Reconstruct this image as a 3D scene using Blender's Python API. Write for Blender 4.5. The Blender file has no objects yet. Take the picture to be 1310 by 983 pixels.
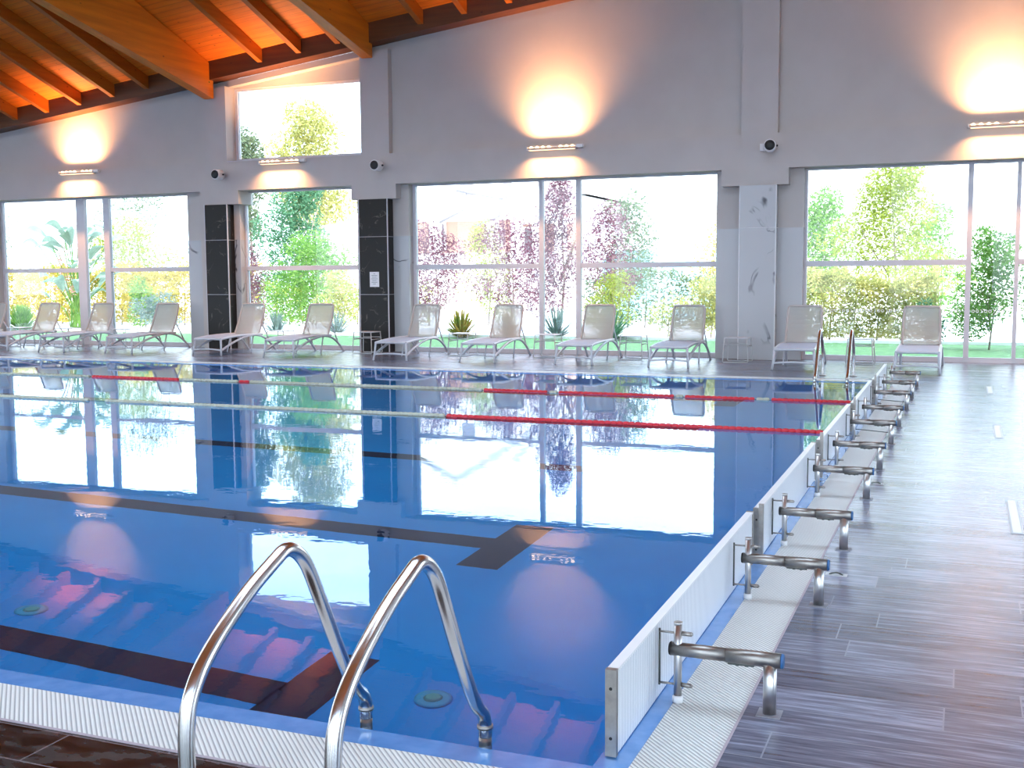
import bpy, bmesh, math, random
from mathutils import Vector, Matrix
random.seed(7)
SC = bpy.context.scene
COL = SC.collection
PI = math.pi

# ------------------------------------------------------------------ materials
def newmat(name):
    m = bpy.data.materials.new(name); m.use_nodes = True
    nt = m.node_tree
    for n in list(nt.nodes):
        if n.type != 'OUTPUT_MATERIAL': nt.nodes.remove(n)
    return m, nt, nt.nodes['Material Output'] if 'Material Output' in nt.nodes else [n for n in nt.nodes if n.type == 'OUTPUT_MATERIAL'][0]

def N(nt, t, **kw):
    n = nt.nodes.new(t)
    for k, v in kw.items():
        if k in n.inputs: n.inputs[k].default_value = v
        else: setattr(n, k, v)
    return n

def coords(nt, scale=(1, 1, 1), rot=(0, 0, 0), loc=(0, 0, 0)):
    tc = N(nt, 'ShaderNodeTexCoord'); mp = N(nt, 'ShaderNodeMapping')
    mp.inputs['Scale'].default_value = scale; mp.inputs['Rotation'].default_value = rot
    mp.inputs['Location'].default_value = loc
    nt.links.new(tc.outputs['Object'], mp.inputs['Vector'])
    return mp.outputs['Vector']

def pmat(name, col, rough=.5, metal=0, col2=None, nscale=8, stretch=(1, 1, 1), bump=0, bscale=60, coat=0, spec=.5, lo=.35, hi=.65):
    """principled surface; col/col2 blended by a noise"""
    m, nt, out = newmat(name); L = nt.links
    b = N(nt, 'ShaderNodeBsdfPrincipled')
    b.inputs['Base Color'].default_value = (*col, 1); b.inputs['Roughness'].default_value = rough
    b.inputs['Metallic'].default_value = metal; b.inputs['Coat Weight'].default_value = coat
    b.inputs['Specular IOR Level'].default_value = spec
    v = coords(nt, stretch)
    if col2:
        no = N(nt, 'ShaderNodeTexNoise'); no.inputs['Scale'].default_value = nscale; no.inputs['Detail'].default_value = 5
        L.new(v, no.inputs['Vector'])
        cr = N(nt, 'ShaderNodeValToRGB')
        cr.color_ramp.elements[0].position = lo; cr.color_ramp.elements[0].color = (*col, 1)
        cr.color_ramp.elements[1].position = hi; cr.color_ramp.elements[1].color = (*col2, 1)
        L.new(no.outputs['Fac'], cr.inputs['Fac']); L.new(cr.outputs['Color'], b.inputs['Base Color'])
    if bump:
        n2 = N(nt, 'ShaderNodeTexNoise'); n2.inputs['Scale'].default_value = bscale; L.new(v, n2.inputs['Vector'])
        bp = N(nt, 'ShaderNodeBump'); bp.inputs['Strength'].default_value = bump; bp.inputs['Distance'].default_value = .01
        L.new(n2.outputs['Fac'], bp.inputs['Height']); L.new(bp.outputs['Normal'], b.inputs['Normal'])
    L.new(b.outputs['BSDF'], out.inputs['Surface'])
    return m

def wood_mat(name, dark, light, board=None, axis='y', rough=.5):
    """glulam / boards: grain along local axis, fine knots, optional board joints every `board` m along Y"""
    m, nt, out = newmat(name); L = nt.links
    b = N(nt, 'ShaderNodeBsdfPrincipled'); b.inputs['Roughness'].default_value = rough
    st = (9, .6, 9) if axis == 'y' else (.6, 9, 9)
    v = coords(nt, st)
    no = N(nt, 'ShaderNodeTexNoise'); no.inputs['Scale'].default_value = 1.3; no.inputs['Detail'].default_value = 6
    L.new(v, no.inputs['Vector'])
    cr = N(nt, 'ShaderNodeValToRGB')
    cr.color_ramp.elements[0].position = .3; cr.color_ramp.elements[0].color = (*dark, 1)
    cr.color_ramp.elements[1].position = .7; cr.color_ramp.elements[1].color = (*light, 1)
    L.new(no.outputs['Fac'], cr.inputs['Fac'])
    # knots
    v2 = coords(nt, (3.2, 1.6, 3.2) if axis == 'y' else (1.6, 3.2, 3.2))
    vo = N(nt, 'ShaderNodeTexVoronoi'); vo.inputs['Scale'].default_value = 1.6; L.new(v2, vo.inputs['Vector'])
    kr = N(nt, 'ShaderNodeValToRGB')
    kr.color_ramp.elements[0].position = .035; kr.color_ramp.elements[0].color = (.35, .3, .25, 1)
    kr.color_ramp.elements[1].position = .08; kr.color_ramp.elements[1].color = (1, 1, 1, 1)
    L.new(vo.outputs['Distance'], kr.inputs['Fac'])
    mx = N(nt, 'ShaderNodeMix', data_type='RGBA', blend_type='MULTIPLY'); mx.inputs[0].default_value = 1
    L.new(cr.outputs['Color'], mx.inputs[6]); L.new(kr.outputs['Color'], mx.inputs[7])
    last = mx.outputs[2]
    if board:
        v3 = coords(nt)
        wv = N(nt, 'ShaderNodeTexWave', wave_type='BANDS', bands_direction='Y', wave_profile='SAW')
        wv.inputs['Scale'].default_value = 1 / board / 6.2832 * 2 * 1.0
        L.new(v3, wv.inputs['Vector'])
        jr = N(nt, 'ShaderNodeValToRGB')
        jr.color_ramp.elements[0].position = 0; jr.color_ramp.elements[0].color = (.55, .45, .4, 1)
        jr.color_ramp.elements[1].position = .1; jr.color_ramp.elements[1].color = (1, 1, 1, 1)
        L.new(wv.outputs['Fac'], jr.inputs['Fac'])
        m2 = N(nt, 'ShaderNodeMix', data_type='RGBA', blend_type='MULTIPLY'); m2.inputs[0].default_value = 1
        L.new(last, m2.inputs[6]); L.new(jr.outputs['Color'], m2.inputs[7]); last = m2.outputs[2]
    L.new(last, b.inputs['Base Color'])
    L.new(b.outputs['BSDF'], out.inputs['Surface'])
    return m

def deck_mat():
    m, nt, out = newmat('wood_look_tile'); L = nt.links
    b = N(nt, 'ShaderNodeBsdfPrincipled')
    v = coords(nt)
    br = N(nt, 'ShaderNodeTexBrick'); br.offset = 0
    for k, x in dict(Scale=1.0).items(): br.inputs[k].default_value = x
    br.inputs['Brick Width'].default_value = 1.2; br.inputs['Row Height'].default_value = .2
    br.inputs['Mortar Size'].default_value = .0028; br.inputs['Mortar Smooth'].default_value = .1
    br.inputs['Color1'].default_value = (0, 0, 0, 1); br.inputs['Color2'].default_value = (1, 1, 1, 1)
    br.inputs['Mortar'].default_value = (.5, .5, .5, 1)
    # every row of boards starts at its own random place
    s0 = N(nt, 'ShaderNodeSeparateXYZ'); L.new(v, s0.inputs[0])
    d0 = N(nt, 'ShaderNodeMath', operation='DIVIDE'); d0.inputs[1].default_value = .2; L.new(s0.outputs['Y'], d0.inputs[0])
    f0 = N(nt, 'ShaderNodeMath', operation='FLOOR'); L.new(d0.outputs[0], f0.inputs[0])
    w0 = N(nt, 'ShaderNodeTexWhiteNoise', noise_dimensions='1D'); L.new(f0.outputs[0], w0.inputs['W'])
    x0 = N(nt, 'ShaderNodeMath', operation='MULTIPLY_ADD'); x0.inputs[1].default_value = 1.2; L.new(w0.outputs['Value'], x0.inputs[0]); L.new(s0.outputs['X'], x0.inputs[2])
    c0 = N(nt, 'ShaderNodeCombineXYZ'); L.new(x0.outputs[0], c0.inputs['X']); L.new(s0.outputs['Y'], c0.inputs['Y'])
    L.new(c0.outputs[0], br.inputs['Vector'])
    # grain, long streaks along X
    vg = coords(nt, (1.0, 15, 1))
    ng = N(nt, 'ShaderNodeTexNoise'); ng.inputs['Scale'].default_value = 3; ng.inputs['Detail'].default_value = 9; ng.inputs['Roughness'].default_value = .68
    L.new(vg, ng.inputs['Vector'])
    vb = coords(nt, (.9, 2.4, 1))
    nb = N(nt, 'ShaderNodeTexNoise'); nb.inputs['Scale'].default_value = 1.6; nb.inputs['Detail'].default_value = 4
    L.new(vb, nb.inputs['Vector'])
    a1 = N(nt, 'ShaderNodeMath', operation='MULTIPLY_ADD'); a1.inputs[1].default_value = .17
    L.new(br.outputs['Color'], a1.inputs[0])
    a0 = N(nt, 'ShaderNodeMath', operation='MULTIPLY_ADD'); a0.inputs[1].default_value = 1.05; a0.inputs[2].default_value = -.17
    L.new(ng.outputs['Fac'], a0.inputs[0]); L.new(a0.outputs[0], a1.inputs[2])
    a2 = N(nt, 'ShaderNodeMath', operation='MULTIPLY_ADD'); a2.inputs[1].default_value = .3
    L.new(nb.outputs['Fac'], a2.inputs[0]); L.new(a1.outputs[0], a2.inputs[2])
    cr = N(nt, 'ShaderNodeValToRGB')
    e = cr.color_ramp.elements
    e[0].position = .34; e[0].color = (.036, .037, .060, 1)
    e[1].position = .92; e[1].color = (.50, .54, .70, 1)
    k = cr.color_ramp.elements.new(.60); k.color = (.155, .168, .232, 1)
    L.new(a2.outputs[0], cr.inputs['Fac'])
    # joints
    mj = N(nt, 'ShaderNodeMix', data_type='RGBA')
    L.new(br.outputs['Fac'], mj.inputs[0]); L.new(cr.outputs['Color'], mj.inputs[6]); mj.inputs[7].default_value = (.25, .26, .32, 1)
    # the deck in front of the near gutter is coloured darker brown, wet in patches
    sp = N(nt, 'ShaderNodeSeparateXYZ'); L.new(v, sp.inputs[0])
    lx = N(nt, 'ShaderNodeMath', operation='LESS_THAN'); lx.inputs[1].default_value = -.95; L.new(sp.outputs['X'], lx.inputs[0])
    ly = N(nt, 'ShaderNodeMath', operation='LESS_THAN'); ly.inputs[1].default_value = 2.7; L.new(sp.outputs['Y'], ly.inputs[0])
    mm = N(nt, 'ShaderNodeMath', operation='MULTIPLY'); L.new(lx.outputs[0], mm.inputs[0]); L.new(ly.outputs[0], mm.inputs[1])
    br2 = N(nt, 'ShaderNodeValToRGB'); br2.color_ramp.elements[0].position = .35; br2.color_ramp.elements[1].position = .9
    br2.color_ramp.elements[0].color = (.004, .003, .004, 1); br2.color_ramp.elements[1].color = (.030, .020, .021, 1)
    L.new(a2.outputs[0], br2.inputs['Fac'])
    md = N(nt, 'ShaderNodeMix', data_type='RGBA'); L.new(mm.outputs[0], md.inputs[0]); L.new(mj.outputs[2], md.inputs[6])
    mk = N(nt, 'ShaderNodeMix', data_type='RGBA'); L.new(br.outputs['Fac'], mk.inputs[0]); L.new(br2.outputs['Color'], mk.inputs[6]); mk.inputs[7].default_value = (.22, .18, .19, 1)
    L.new(mk.outputs[2], md.inputs[7])
    L.new(md.outputs[2], b.inputs['Base Color'])
    nw = N(nt, 'ShaderNodeTexNoise'); nw.inputs['Scale'].default_value = 7; nw.inputs['Detail'].default_value = 5; L.new(coords(nt, (1, 2, 1)), nw.inputs['Vector'])
    rr = N(nt, 'ShaderNodeMapRange'); rr.inputs['From Min'].default_value = .4; rr.inputs['From Max'].default_value = .6
    rr.inputs['To Min'].default_value = .10; rr.inputs['To Max'].default_value = .34
    L.new(nw.outputs['Fac'], rr.inputs['Value'])
    rg = N(nt, 'ShaderNodeMix', data_type='FLOAT'); L.new(mm.outputs[0], rg.inputs[0]); rg.inputs[2].default_value = .27; L.new(rr.outputs[0], rg.inputs[3])
    L.new(rg.outputs[0], b.inputs['Roughness'])
    bp = N(nt, 'ShaderNodeBump'); bp.inputs['Strength'].default_value = .12; bp.inputs['Distance'].default_value = .002
    L.new(ng.outputs['Fac'], bp.inputs['Height']); L.new(bp.outputs['Normal'], b.inputs['Normal'])
    b.inputs['Specular IOR Level'].default_value = .8
    L.new(b.outputs['BSDF'], out.inputs['Surface'])
    return m

def rib_mat(name, base, dark, period, rot, rough=.45, bump=.6, axis='X', lo=.1, hi=.5):
    m, nt, out = newmat(name); L = nt.links
    b = N(nt, 'ShaderNodeBsdfPrincipled'); b.inputs['Roughness'].default_value = rough
    v = coords(nt, (1, 1, 1), rot)
    wv = N(nt, 'ShaderNodeTexWave', wave_type='BANDS', bands_direction=axis)
    wv.inputs['Scale'].default_value = PI / 10 / period      # Blender wave: phase = 20 * coord * scale
    L.new(v, wv.inputs['Vector'])
    cr = N(nt, 'ShaderNodeValToRGB')
    cr.color_ramp.elements[0].position = lo; cr.color_ramp.elements[0].color = (*dark, 1)
    cr.color_ramp.elements[1].position = hi; cr.color_ramp.elements[1].color = (*base, 1)
    L.new(wv.outputs['Fac'], cr.inputs['Fac']); L.new(cr.outputs['Color'], b.inputs['Base Color'])
    bp = N(nt, 'ShaderNodeBump'); bp.inputs['Strength'].default_value = bump; bp.inputs['Distance'].default_value = period * .3
    L.new(wv.outputs['Fac'], bp.inputs['Height']); L.new(bp.outputs['Normal'], b.inputs['Normal'])
    L.new(b.outputs['BSDF'], out.inputs['Surface'])
    return m

def water_mat():
    m, nt, out = newmat('pool_water'); L = nt.links
    g = N(nt, 'ShaderNodeBsdfGlass'); g.inputs['IOR'].default_value = 1.333; g.inputs['Roughness'].default_value = 0
    g.inputs['Color'].default_value = (.9, .97, 1, 1)
    v = coords(nt, (1, 1.6, 1))
    n1 = N(nt, 'ShaderNodeTexNoise'); n1.inputs['Scale'].default_value = 3.5; n1.inputs['Detail'].default_value = 3; L.new(v, n1.inputs['Vector'])
    n2 = N(nt, 'ShaderNodeTexNoise'); n2.inputs['Scale'].default_value = .55; L.new(v, n2.inputs['Vector'])
    b1 = N(nt, 'ShaderNodeBump'); b1.inputs['Strength'].default_value = 1; b1.inputs['Distance'].default_value = .0005
    L.new(n1.outputs['Fac'], b1.inputs['Height'])
    b2 = N(nt, 'ShaderNodeBump'); b2.inputs['Strength'].default_value = 1; b2.inputs['Distance'].default_value = .0009
    L.new(n2.outputs['Fac'], b2.inputs['Height']); L.new(b1.outputs['Normal'], b2.inputs['Normal'])
    L.new(b2.outputs['Normal'], g.inputs['Normal'])
    L.new(g.outputs['BSDF'], out.inputs['Surface'])
    return m

def pane_mat():
    m, nt, out = newmat('window_glass'); L = nt.links
    t = N(nt, 'ShaderNodeBsdfTransparent'); t.inputs['Color'].default_value = (.97, .99, 1, 1)
    g = N(nt, 'ShaderNodeBsdfGlossy'); g.inputs['Roughness'].default_value = .01
    f = N(nt, 'ShaderNodeFresnel'); f.inputs['IOR'].default_value = 1.3
    mx = N(nt, 'ShaderNodeMixShader'); L.new(f.outputs[0], mx.inputs[0]); L.new(t.outputs[0], mx.inputs[1]); L.new(g.outputs[0], mx.inputs[2])
    L.new(mx.outputs[0], out.inputs['Surface'])
    return m

def sling_mat(name, col, open_=.3):
    m, nt, out = newmat(name); L = nt.links
    t = N(nt, 'ShaderNodeBsdfTransparent'); d = N(nt, 'ShaderNodeBsdfPrincipled'); d.inputs['Base Color'].default_value = (*col, 1); d.inputs['Roughness'].default_value = .7
    tr = N(nt, 'ShaderNodeBsdfTranslucent'); tr.inputs['Color'].default_value = (*col, 1)
    m0 = N(nt, 'ShaderNodeMixShader'); m0.inputs[0].default_value = .2; L.new(d.outputs[0], m0.inputs[1]); L.new(tr.outputs[0], m0.inputs[2])
    mx = N(nt, 'ShaderNodeMixShader'); mx.inputs[0].default_value = 1 - open_
    L.new(t.outputs[0], mx.inputs[1]); L.new(m0.outputs[0], mx.inputs[2]); L.new(mx.outputs[0], out.inputs['Surface'])
    return m

def leaf_mat(name, c1, c2, c3=None, tl=.35, scale=3.0):
    m, nt, out = newmat(name); L = nt.links
    d = N(nt, 'ShaderNodeBsdfDiffuse'); t = N(nt, 'ShaderNodeBsdfTranslucent')
    no = N(nt, 'ShaderNodeTexNoise'); no.inputs['Scale'].default_value = scale; no.inputs['Detail'].default_value = 6; no.inputs['Roughness'].default_value = .75
    L.new(coords(nt), no.inputs['Vector'])
    cr = N(nt, 'ShaderNodeValToRGB')
    cr.color_ramp.elements[0].position = .38; cr.color_ramp.elements[0].color = (*c1, 1)
    cr.color_ramp.elements[1].position = .62; cr.color_ramp.elements[1].color = (*c2, 1)
    if c3:
        k = cr.color_ramp.elements.new(.72); k.color = (*c3, 1)
    L.new(no.outputs['Fac'], cr.inputs['Fac']); L.new(cr.outputs[0], d.inputs[0]); L.new(cr.outputs[0], t.inputs[0])
    mx = N(nt, 'ShaderNodeMixShader'); mx.inputs[0].default_value = tl
    L.new(d.outputs[0], mx.inputs[1]); L.new(t.outputs[0], mx.inputs[2]); L.new(mx.outputs[0], out.inputs['Surface'])
    return m

def emis(name, col, s):
    m, nt, out = newmat(name); e = N(nt, 'ShaderNodeEmission'); e.inputs[0].default_value = (*col, 1); e.inputs[1].default_value = s
    nt.links.new(e.outputs[0], out.inputs['Surface']); return m

def marble_mat(name, base, vein, scale=.9, width=.012, rough=.18):
    m, nt, out = newmat(name); L = nt.links
    b = N(nt, 'ShaderNodeBsdfPrincipled'); b.inputs['Roughness'].default_value = rough; b.inputs['Specular IOR Level'].default_value = .3
    v = coords(nt)
    n1 = N(nt, 'ShaderNodeTexNoise'); n1.inputs['Scale'].default_value = scale; n1.inputs['Detail'].default_value = 4; n1.inputs['Distortion'].default_value = .8
    L.new(v, n1.inputs['Vector'])
    s = N(nt, 'ShaderNodeMath', operation='SUBTRACT'); s.inputs[1].default_value = .5; L.new(n1.outputs['Fac'], s.inputs[0])
    a = N(nt, 'ShaderNodeMath', operation='ABSOLUTE'); L.new(s.outputs[0], a.inputs[0])
    n3 = N(nt, 'ShaderNodeTexNoise'); n3.inputs['Scale'].default_value = scale * 2.2; L.new(v, n3.inputs['Vector'])
    mk = N(nt, 'ShaderNodeMapRange'); mk.inputs['From Min'].default_value = .50; mk.inputs['From Max'].default_value = .60; L.new(n3.outputs['Fac'], mk.inputs['Value'])
    vr = N(nt, 'ShaderNodeMapRange'); vr.inputs['From Min'].default_value = 0; vr.inputs['From Max'].default_value = width
    vr.inputs['To Min'].default_value = 1; vr.inputs['To Max'].default_value = 0; L.new(a.outputs[0], vr.inputs['Value'])
    mu = N(nt, 'ShaderNodeMath', operation='MULTIPLY'); L.new(mk.outputs[0], mu.inputs[0]); L.new(vr.outputs[0], mu.inputs[1])
    mx = N(nt, 'ShaderNodeMix', data_type='RGBA'); L.new(mu.outputs[0], mx.inputs[0])
    mx.inputs[6].default_value = (*base, 1); mx.inputs[7].default_value = (*vein, 1)
    L.new(mx.outputs[2], b.inputs['Base Color']); L.new(b.outputs[0], out.inputs['Surface'])
    return m

M = {}
M['wall'] = pmat('white_plaster', (.535, .495, .470), .85, col2=(.56, .52, .495), nscale=2, bump=.05, bscale=120)
M['panelwall'] = pmat('warm_grey_plaster', (.535, .495, .465), .85, col2=(.56, .52, .49), nscale=2, bump=.05, bscale=120)
M['tile'] = deck_mat()
M['grate'] = rib_mat('white_grating', (.80, .80, .77), (.36, .36, .36), .014, (0, 0, math.radians(-45)), lo=.05, hi=.45)
M['panel'] = rib_mat('white_ribbed_panel', (.88, .90, .92), (.42, .45, .5), .017, (0, 0, 0), axis='Y', lo=.0, hi=.4, bump=.5)
M['coping'] = pmat('blue_wet_coping', (.09, .27, .62), .12, col2=(.13, .33, .70), nscale=14, coat=.5)
M['pooltile'] = pmat('blue_pool_tile', (.002, .29, .74), .5, col2=(.003, .33, .80), nscale=1.2)
M['lane'] = pmat('dark_lane_tile', (.012, .016, .05), .5)
M['water'] = water_mat()
M['pane'] = pane_mat()
M['frame'] = pmat('white_aluminium', (.66, .65, .69), .4)
M['steel'] = pmat('brushed_steel', (.42, .39, .36), .38, 1, col2=(.30, .28, .26), nscale=20)
M['post_steel'] = pmat('satin_steel', (.62, .61, .60), .3, 1)
M['polish'] = pmat('polished_steel', (.68, .66, .64), .2, 1)
M['whiteplastic'] = pmat('white_plastic', (.82, .82, .82), .35)
M['frame_resin'] = pmat('white_resin', (.60, .62, .67), .35)
M['sling'] = sling_mat('taupe_mesh', (.56, .54, .51), .40)
M['seat_sling'] = sling_mat('white_mesh', (.64, .73, .86), .08)
M['blackp'] = pmat('black_grille', (.006, .006, .006), .5)
M['bluecap'] = pmat('blue_cap', (.03, .12, .30), .4)
M['red'] = pmat('red_float', (.62, .012, .03), .3)
M['cream'] = pmat('cream_float', (.46, .48, .38), .35)
M['cable'] = pmat('dark_cable', (.10, .11, .10), .4, .6)
M['granite'] = marble_mat('black_marble', (.010, .008, .007), (.12, .10, .09), 2.2, .012, .35)
M['marble'] = marble_mat('white_marble', (.50, .51, .53), (.06, .06, .08), .75, .012, .16)
M['beam'] = wood_mat('glulam_wood', (.62, .16, .005), (.82, .24, .010))
M['rafter'] = wood_mat('rafter_wood', (.36, .092, .003), (.52, .142, .006))
M['board'] = wood_mat('ceiling_boards', (.76, .16, .006), (.92, .24, .012), board=.13, axis='x')
M['ring'] = wood_mat('edge_beam_wood', (.085, .024, .004), (.15, .045, .007), axis='x')
M['paper'] = pmat('paper', (.85, .85, .87), .7)
M['ink'] = pmat('printed_text', (.12, .12, .14), .7)
M['led'] = emis('led_glow', (1, .66, .38), 6)
M['grass'] = pmat('lawn', (.085, .19, .06), .9, col2=(.16, .30, .10), nscale=6, stretch=(1, 1, 1), bump=.4)
M['gravel'] = pmat('pale_gravel', (.72, .70, .66), .95, col2=(.88, .86, .82), nscale=5)
M['soil'] = pmat('soil', (.16, .12, .10), .95, col2=(.3, .25, .22), nscale=9)
M['bark'] = pmat('bark', (.22, .16, .12), .9, col2=(.34, .27, .22), nscale=14, stretch=(1, 1, .3))
M['stucco'] = pmat('white_stucco', (.85, .83, .80), .9)
M['terra'] = pmat('terracotta_stucco', (.60, .38, .30), .9)
M['roof'] = pmat('pale_roof', (.82, .76, .74), .9)
M['dkwin'] = pmat('dim_window', (.22, .20, .22), .3)
M['pipe'] = pmat('grey_pipe', (.22, .2, .21), .5)
M['tarp'] = pmat('pale_blue_tarp', (.45, .72, .80), .6)
M['fitting'] = pmat('pale_fitting', (.04, .40, .62), .5)

# ------------------------------------------------------------------ mesh builder
class MB:
    def __init__(s): s.v = []; s.f = []; s.smooth = []
    def add(s, vs, fs, smooth=False):
        o = len(s.v); s.v += [tuple(v) for v in vs]; s.f += [tuple(i + o for i in f) for f in fs]; s.smooth += [smooth] * len(fs); return s
    def box(s, x0, x1, y0, y1, z0, z1):
        vs = [(x0, y0, z0), (x1, y0, z0), (x1, y1, z0), (x0, y1, z0), (x0, y0, z1), (x1, y0, z1), (x1, y1, z1), (x0, y1, z1)]
        return s.add(vs, [(0, 3, 2, 1), (4, 5, 6, 7), (0, 1, 5, 4), (1, 2, 6, 5), (2, 3, 7, 6), (3, 0, 4, 7)])
    def prism_y(s, pts, y0, y1):            # pts = (x, z) outline, extruded along Y
        n = len(pts)
        vs = [(x, y0, z) for x, z in pts] + [(x, y1, z) for x, z in pts]
        fs = [tuple(range(n)), tuple(range(2 * n - 1, n - 1, -1))] + [(i, i + n, (i + 1) % n + n, (i + 1) % n) for i in range(n)]
        return s.add(vs, fs)
    def prism_x(s, pts, x0, x1):            # pts = (y, z)
        n = len(pts)
        vs = [(x0, y, z) for y, z in pts] + [(x1, y, z) for y, z in pts]
        fs = [tuple(range(n)), tuple(range(2 * n - 1, n - 1, -1))] + [(i, i + n, (i + 1) % n + n, (i + 1) % n) for i in range(n)]
        return s.add(vs, fs)
    def tube(s, pts, r, n=12, cap=True, squash=1.0):
        P = [Vector(p) for p in pts]; rs = r if isinstance(r, (list, tuple)) else [r] * len(P)
        rings = []; up = None
        for i, p in enumerate(P):
            a = P[max(i - 1, 0)]; b = P[min(i + 1, len(P) - 1)]; d = (b - a).normalized()
            if up is None:
                up = Vector((0, 0, 1)) if abs(d.z) < .9 else Vector((1, 0, 0))
            u = (up - d * up.dot(d))
            if u.length < 1e-6: u = d.orthogonal()
            u.normalize(); w = d.cross(u); up = u
            rings.append([p + (u * math.cos(2 * PI * k / n) * squash + w * math.sin(2 * PI * k / n)) * rs[i] for k in range(n)])
        vs = [v for R in rings for v in R]; fs = []
        for i in range(len(P) - 1):
            for k in range(n):
                fs.append((i * n + k, i * n + (k + 1) % n, (i + 1) * n + (k + 1) % n, (i + 1) * n + k))
        o = len(s.v); s.add(vs, fs, True)
        if cap:
            s.f.append(tuple(o + k for k in range(n - 1, -1, -1))); s.f.append(tuple(o + (len(P) - 1) * n + k for k in range(n))); s.smooth += [False, False]
        return s
    def build(s, name, mat, parent=None, bevel=0):
        me = bpy.data.meshes.new(name); me.from_pydata(s.v, [], s.f)
        bm = bmesh.new(); bm.from_mesh(me); bmesh.ops.recalc_face_normals(bm, faces=bm.faces); bm.to_mesh(me); bm.free()
        me.polygons.foreach_set('use_smooth', s.smooth)
        me.materials.append(mat if not isinstance(mat, str) else M[mat]); me.update()
        o = bpy.data.objects.new(name, me); COL.objects.link(o)
        if parent: o.parent = parent
        if bevel:
            b = o.modifiers.new('bevel', 'BEVEL'); b.width = bevel; b.segments = 2; b.limit_method = 'ANGLE'
        return o

def smooth_path(pts, it=3):
    P = [Vector(p) for p in pts]
    for _ in range(it):
        Q = [P[0]]
        for a, b in zip(P, P[1:]): Q += [a.lerp(b, .25), a.lerp(b, .75)]
        Q.append(P[-1]); P = Q
    return P

def tag(o, label=None, cat=None, group=None, kind=None):
    if label: o['label'] = label
    if cat: o['category'] = cat
    if group: o['group'] = group
    if kind: o['kind'] = kind
    return o
def empty(name, loc=(0, 0, 0), rz=0):
    o = bpy.data.objects.new(name, None); o.empty_display_size = .2; o.location = loc; o.rotation_euler.z = rz; COL.objects.link(o); return o
def kids(o, table={}): return [c for c in COL.objects if c.parent == o]
def copy_tree(o, parent=None):
    c = o.copy(); COL.objects.link(c)
    if parent: c.parent = parent
    for ch in kids(o): copy_tree(ch, c)
    return c
def struct(name, mb, mat, parent=None, label=None):
    o = mb.build(name, mat, parent)
    if not parent: o['kind'] = 'structure'
    if label: o['label'] = label
    return o

# ------------------------------------------------------------------ dimensions
PX0, PX1 = -25.96, -.96         # pool water, X
PY0, PY1 = 2.98, 15.42          # pool water, Y
YF = 19.0                       # front plane of the window wall
GL = 19.42                      # glass plane
RY = 6.0                        # ridge
def roofz(X, Y):                # underside of the roof boards
    d = (18.8 - Y) if Y >= RY else (18.8 - RY) - (RY - Y)
    return 5.10 + .119 * (X + 18.94) + .35 * d

# ------------------------------------------------------------------ floor, pool shell
f = MB()
f.box(-29, 7, -6, 2.62, -.3, 0)
f.box(-.63, 7, 2.62, 19.5, -.3, 0)
f.box(-29, -.63, 15.82, 19.5, -.3, 0)
f.box(-29, PX0 - .36, 2.62, 15.82, -.3, 0)
struct('floor', f, 'tile')

g = MB()   # white overflow grating ring, set in the floor around the pool
g.box(PX0 - .36, -.63, 2.62, 2.87, -.3, -.002)
g.box(PX0 - .36, -.63, 15.56, 15.82, -.3, -.002)
g.box(-.86, -.63, 2.87, 15.56, -.3, -.002)
g.box(PX0 - .36, PX0 - .11, 2.87, 15.56, -.3, -.002)
struct('trim_1', g, 'grate', label='white ribbed overflow grating around the pool edge')
c = MB()   # blue rim between grating and water, falling gently to the water
def rim(x0, x1, y0, y1): c.box(x0, x1, y0, y1, -.3, -.004)
rim(PX0 - .11, -.86, 2.87, PY0); rim(PX0 - .11, -.86, PY1, 15.56); rim(PX1, -.86, PY0, PY1); rim(PX0 - .11, PX0, PY0, PY1)
struct('trim_2', c, 'coping', label='wet light blue rim of the pool between grating and water')
ed = MB()  # slim metal edging between grating and floor
ed.box(-.634, -.626, 2.62, 15.82, -.02, .003); ed.box(PX0 - .36, -.63, 2.612, 2.622, -.02, .003)
struct('trim_3', ed, pmat('pink_edge', (.45, .38, .42), .5), label='thin edging strip between grating and floor')
DEP = -1.2
b = MB()
b.box(PX0, PX1, PY0, PY1, DEP - .25, DEP)
b.box(PX0 - .2, PX0, PY0 - .2, PY1 + .2, DEP - .25, -.31); b.box(PX1, PX1 + .2, PY0 - .2, PY1 + .2, DEP - .25, -.31)
b.box(PX0, PX1, PY0 - .2, PY0, DEP - .25, -.31); b.box(PX0, PX1, PY1, PY1 + .2, DEP - .25, -.31)
struct('trim_4', b, 'pooltile', label='blue tiled pool basin under the water')
ll = MB()
for k in range(5):
    yc = 4.12 + 2.46 * k
    ll.box(PX0 + 1.9, -2.82, yc - .12, yc + .12, DEP - .01, DEP + .004)
    for xa, xb in ((-2.83, -2.56), (PX0 + 1.65, PX0 + 1.92)):
        ll.box(xa, xb, yc - .5, yc + .5, DEP - .01, DEP + .004)
struct('trim_5', ll, 'lane', label='dark lane lines ending in crossbars on the pool bottom')
w = MB(); w.add([(PX0, PY0, -.012), (PX1, PY0, -.012), (PX1, PY1, -.012), (PX0, PY1, -.012)], [(0, 1, 2, 3)])
wo = w.build('pool_water', 'water'); tag(wo, 'still blue pool water mirroring the windows', 'water', kind='stuff')

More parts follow.
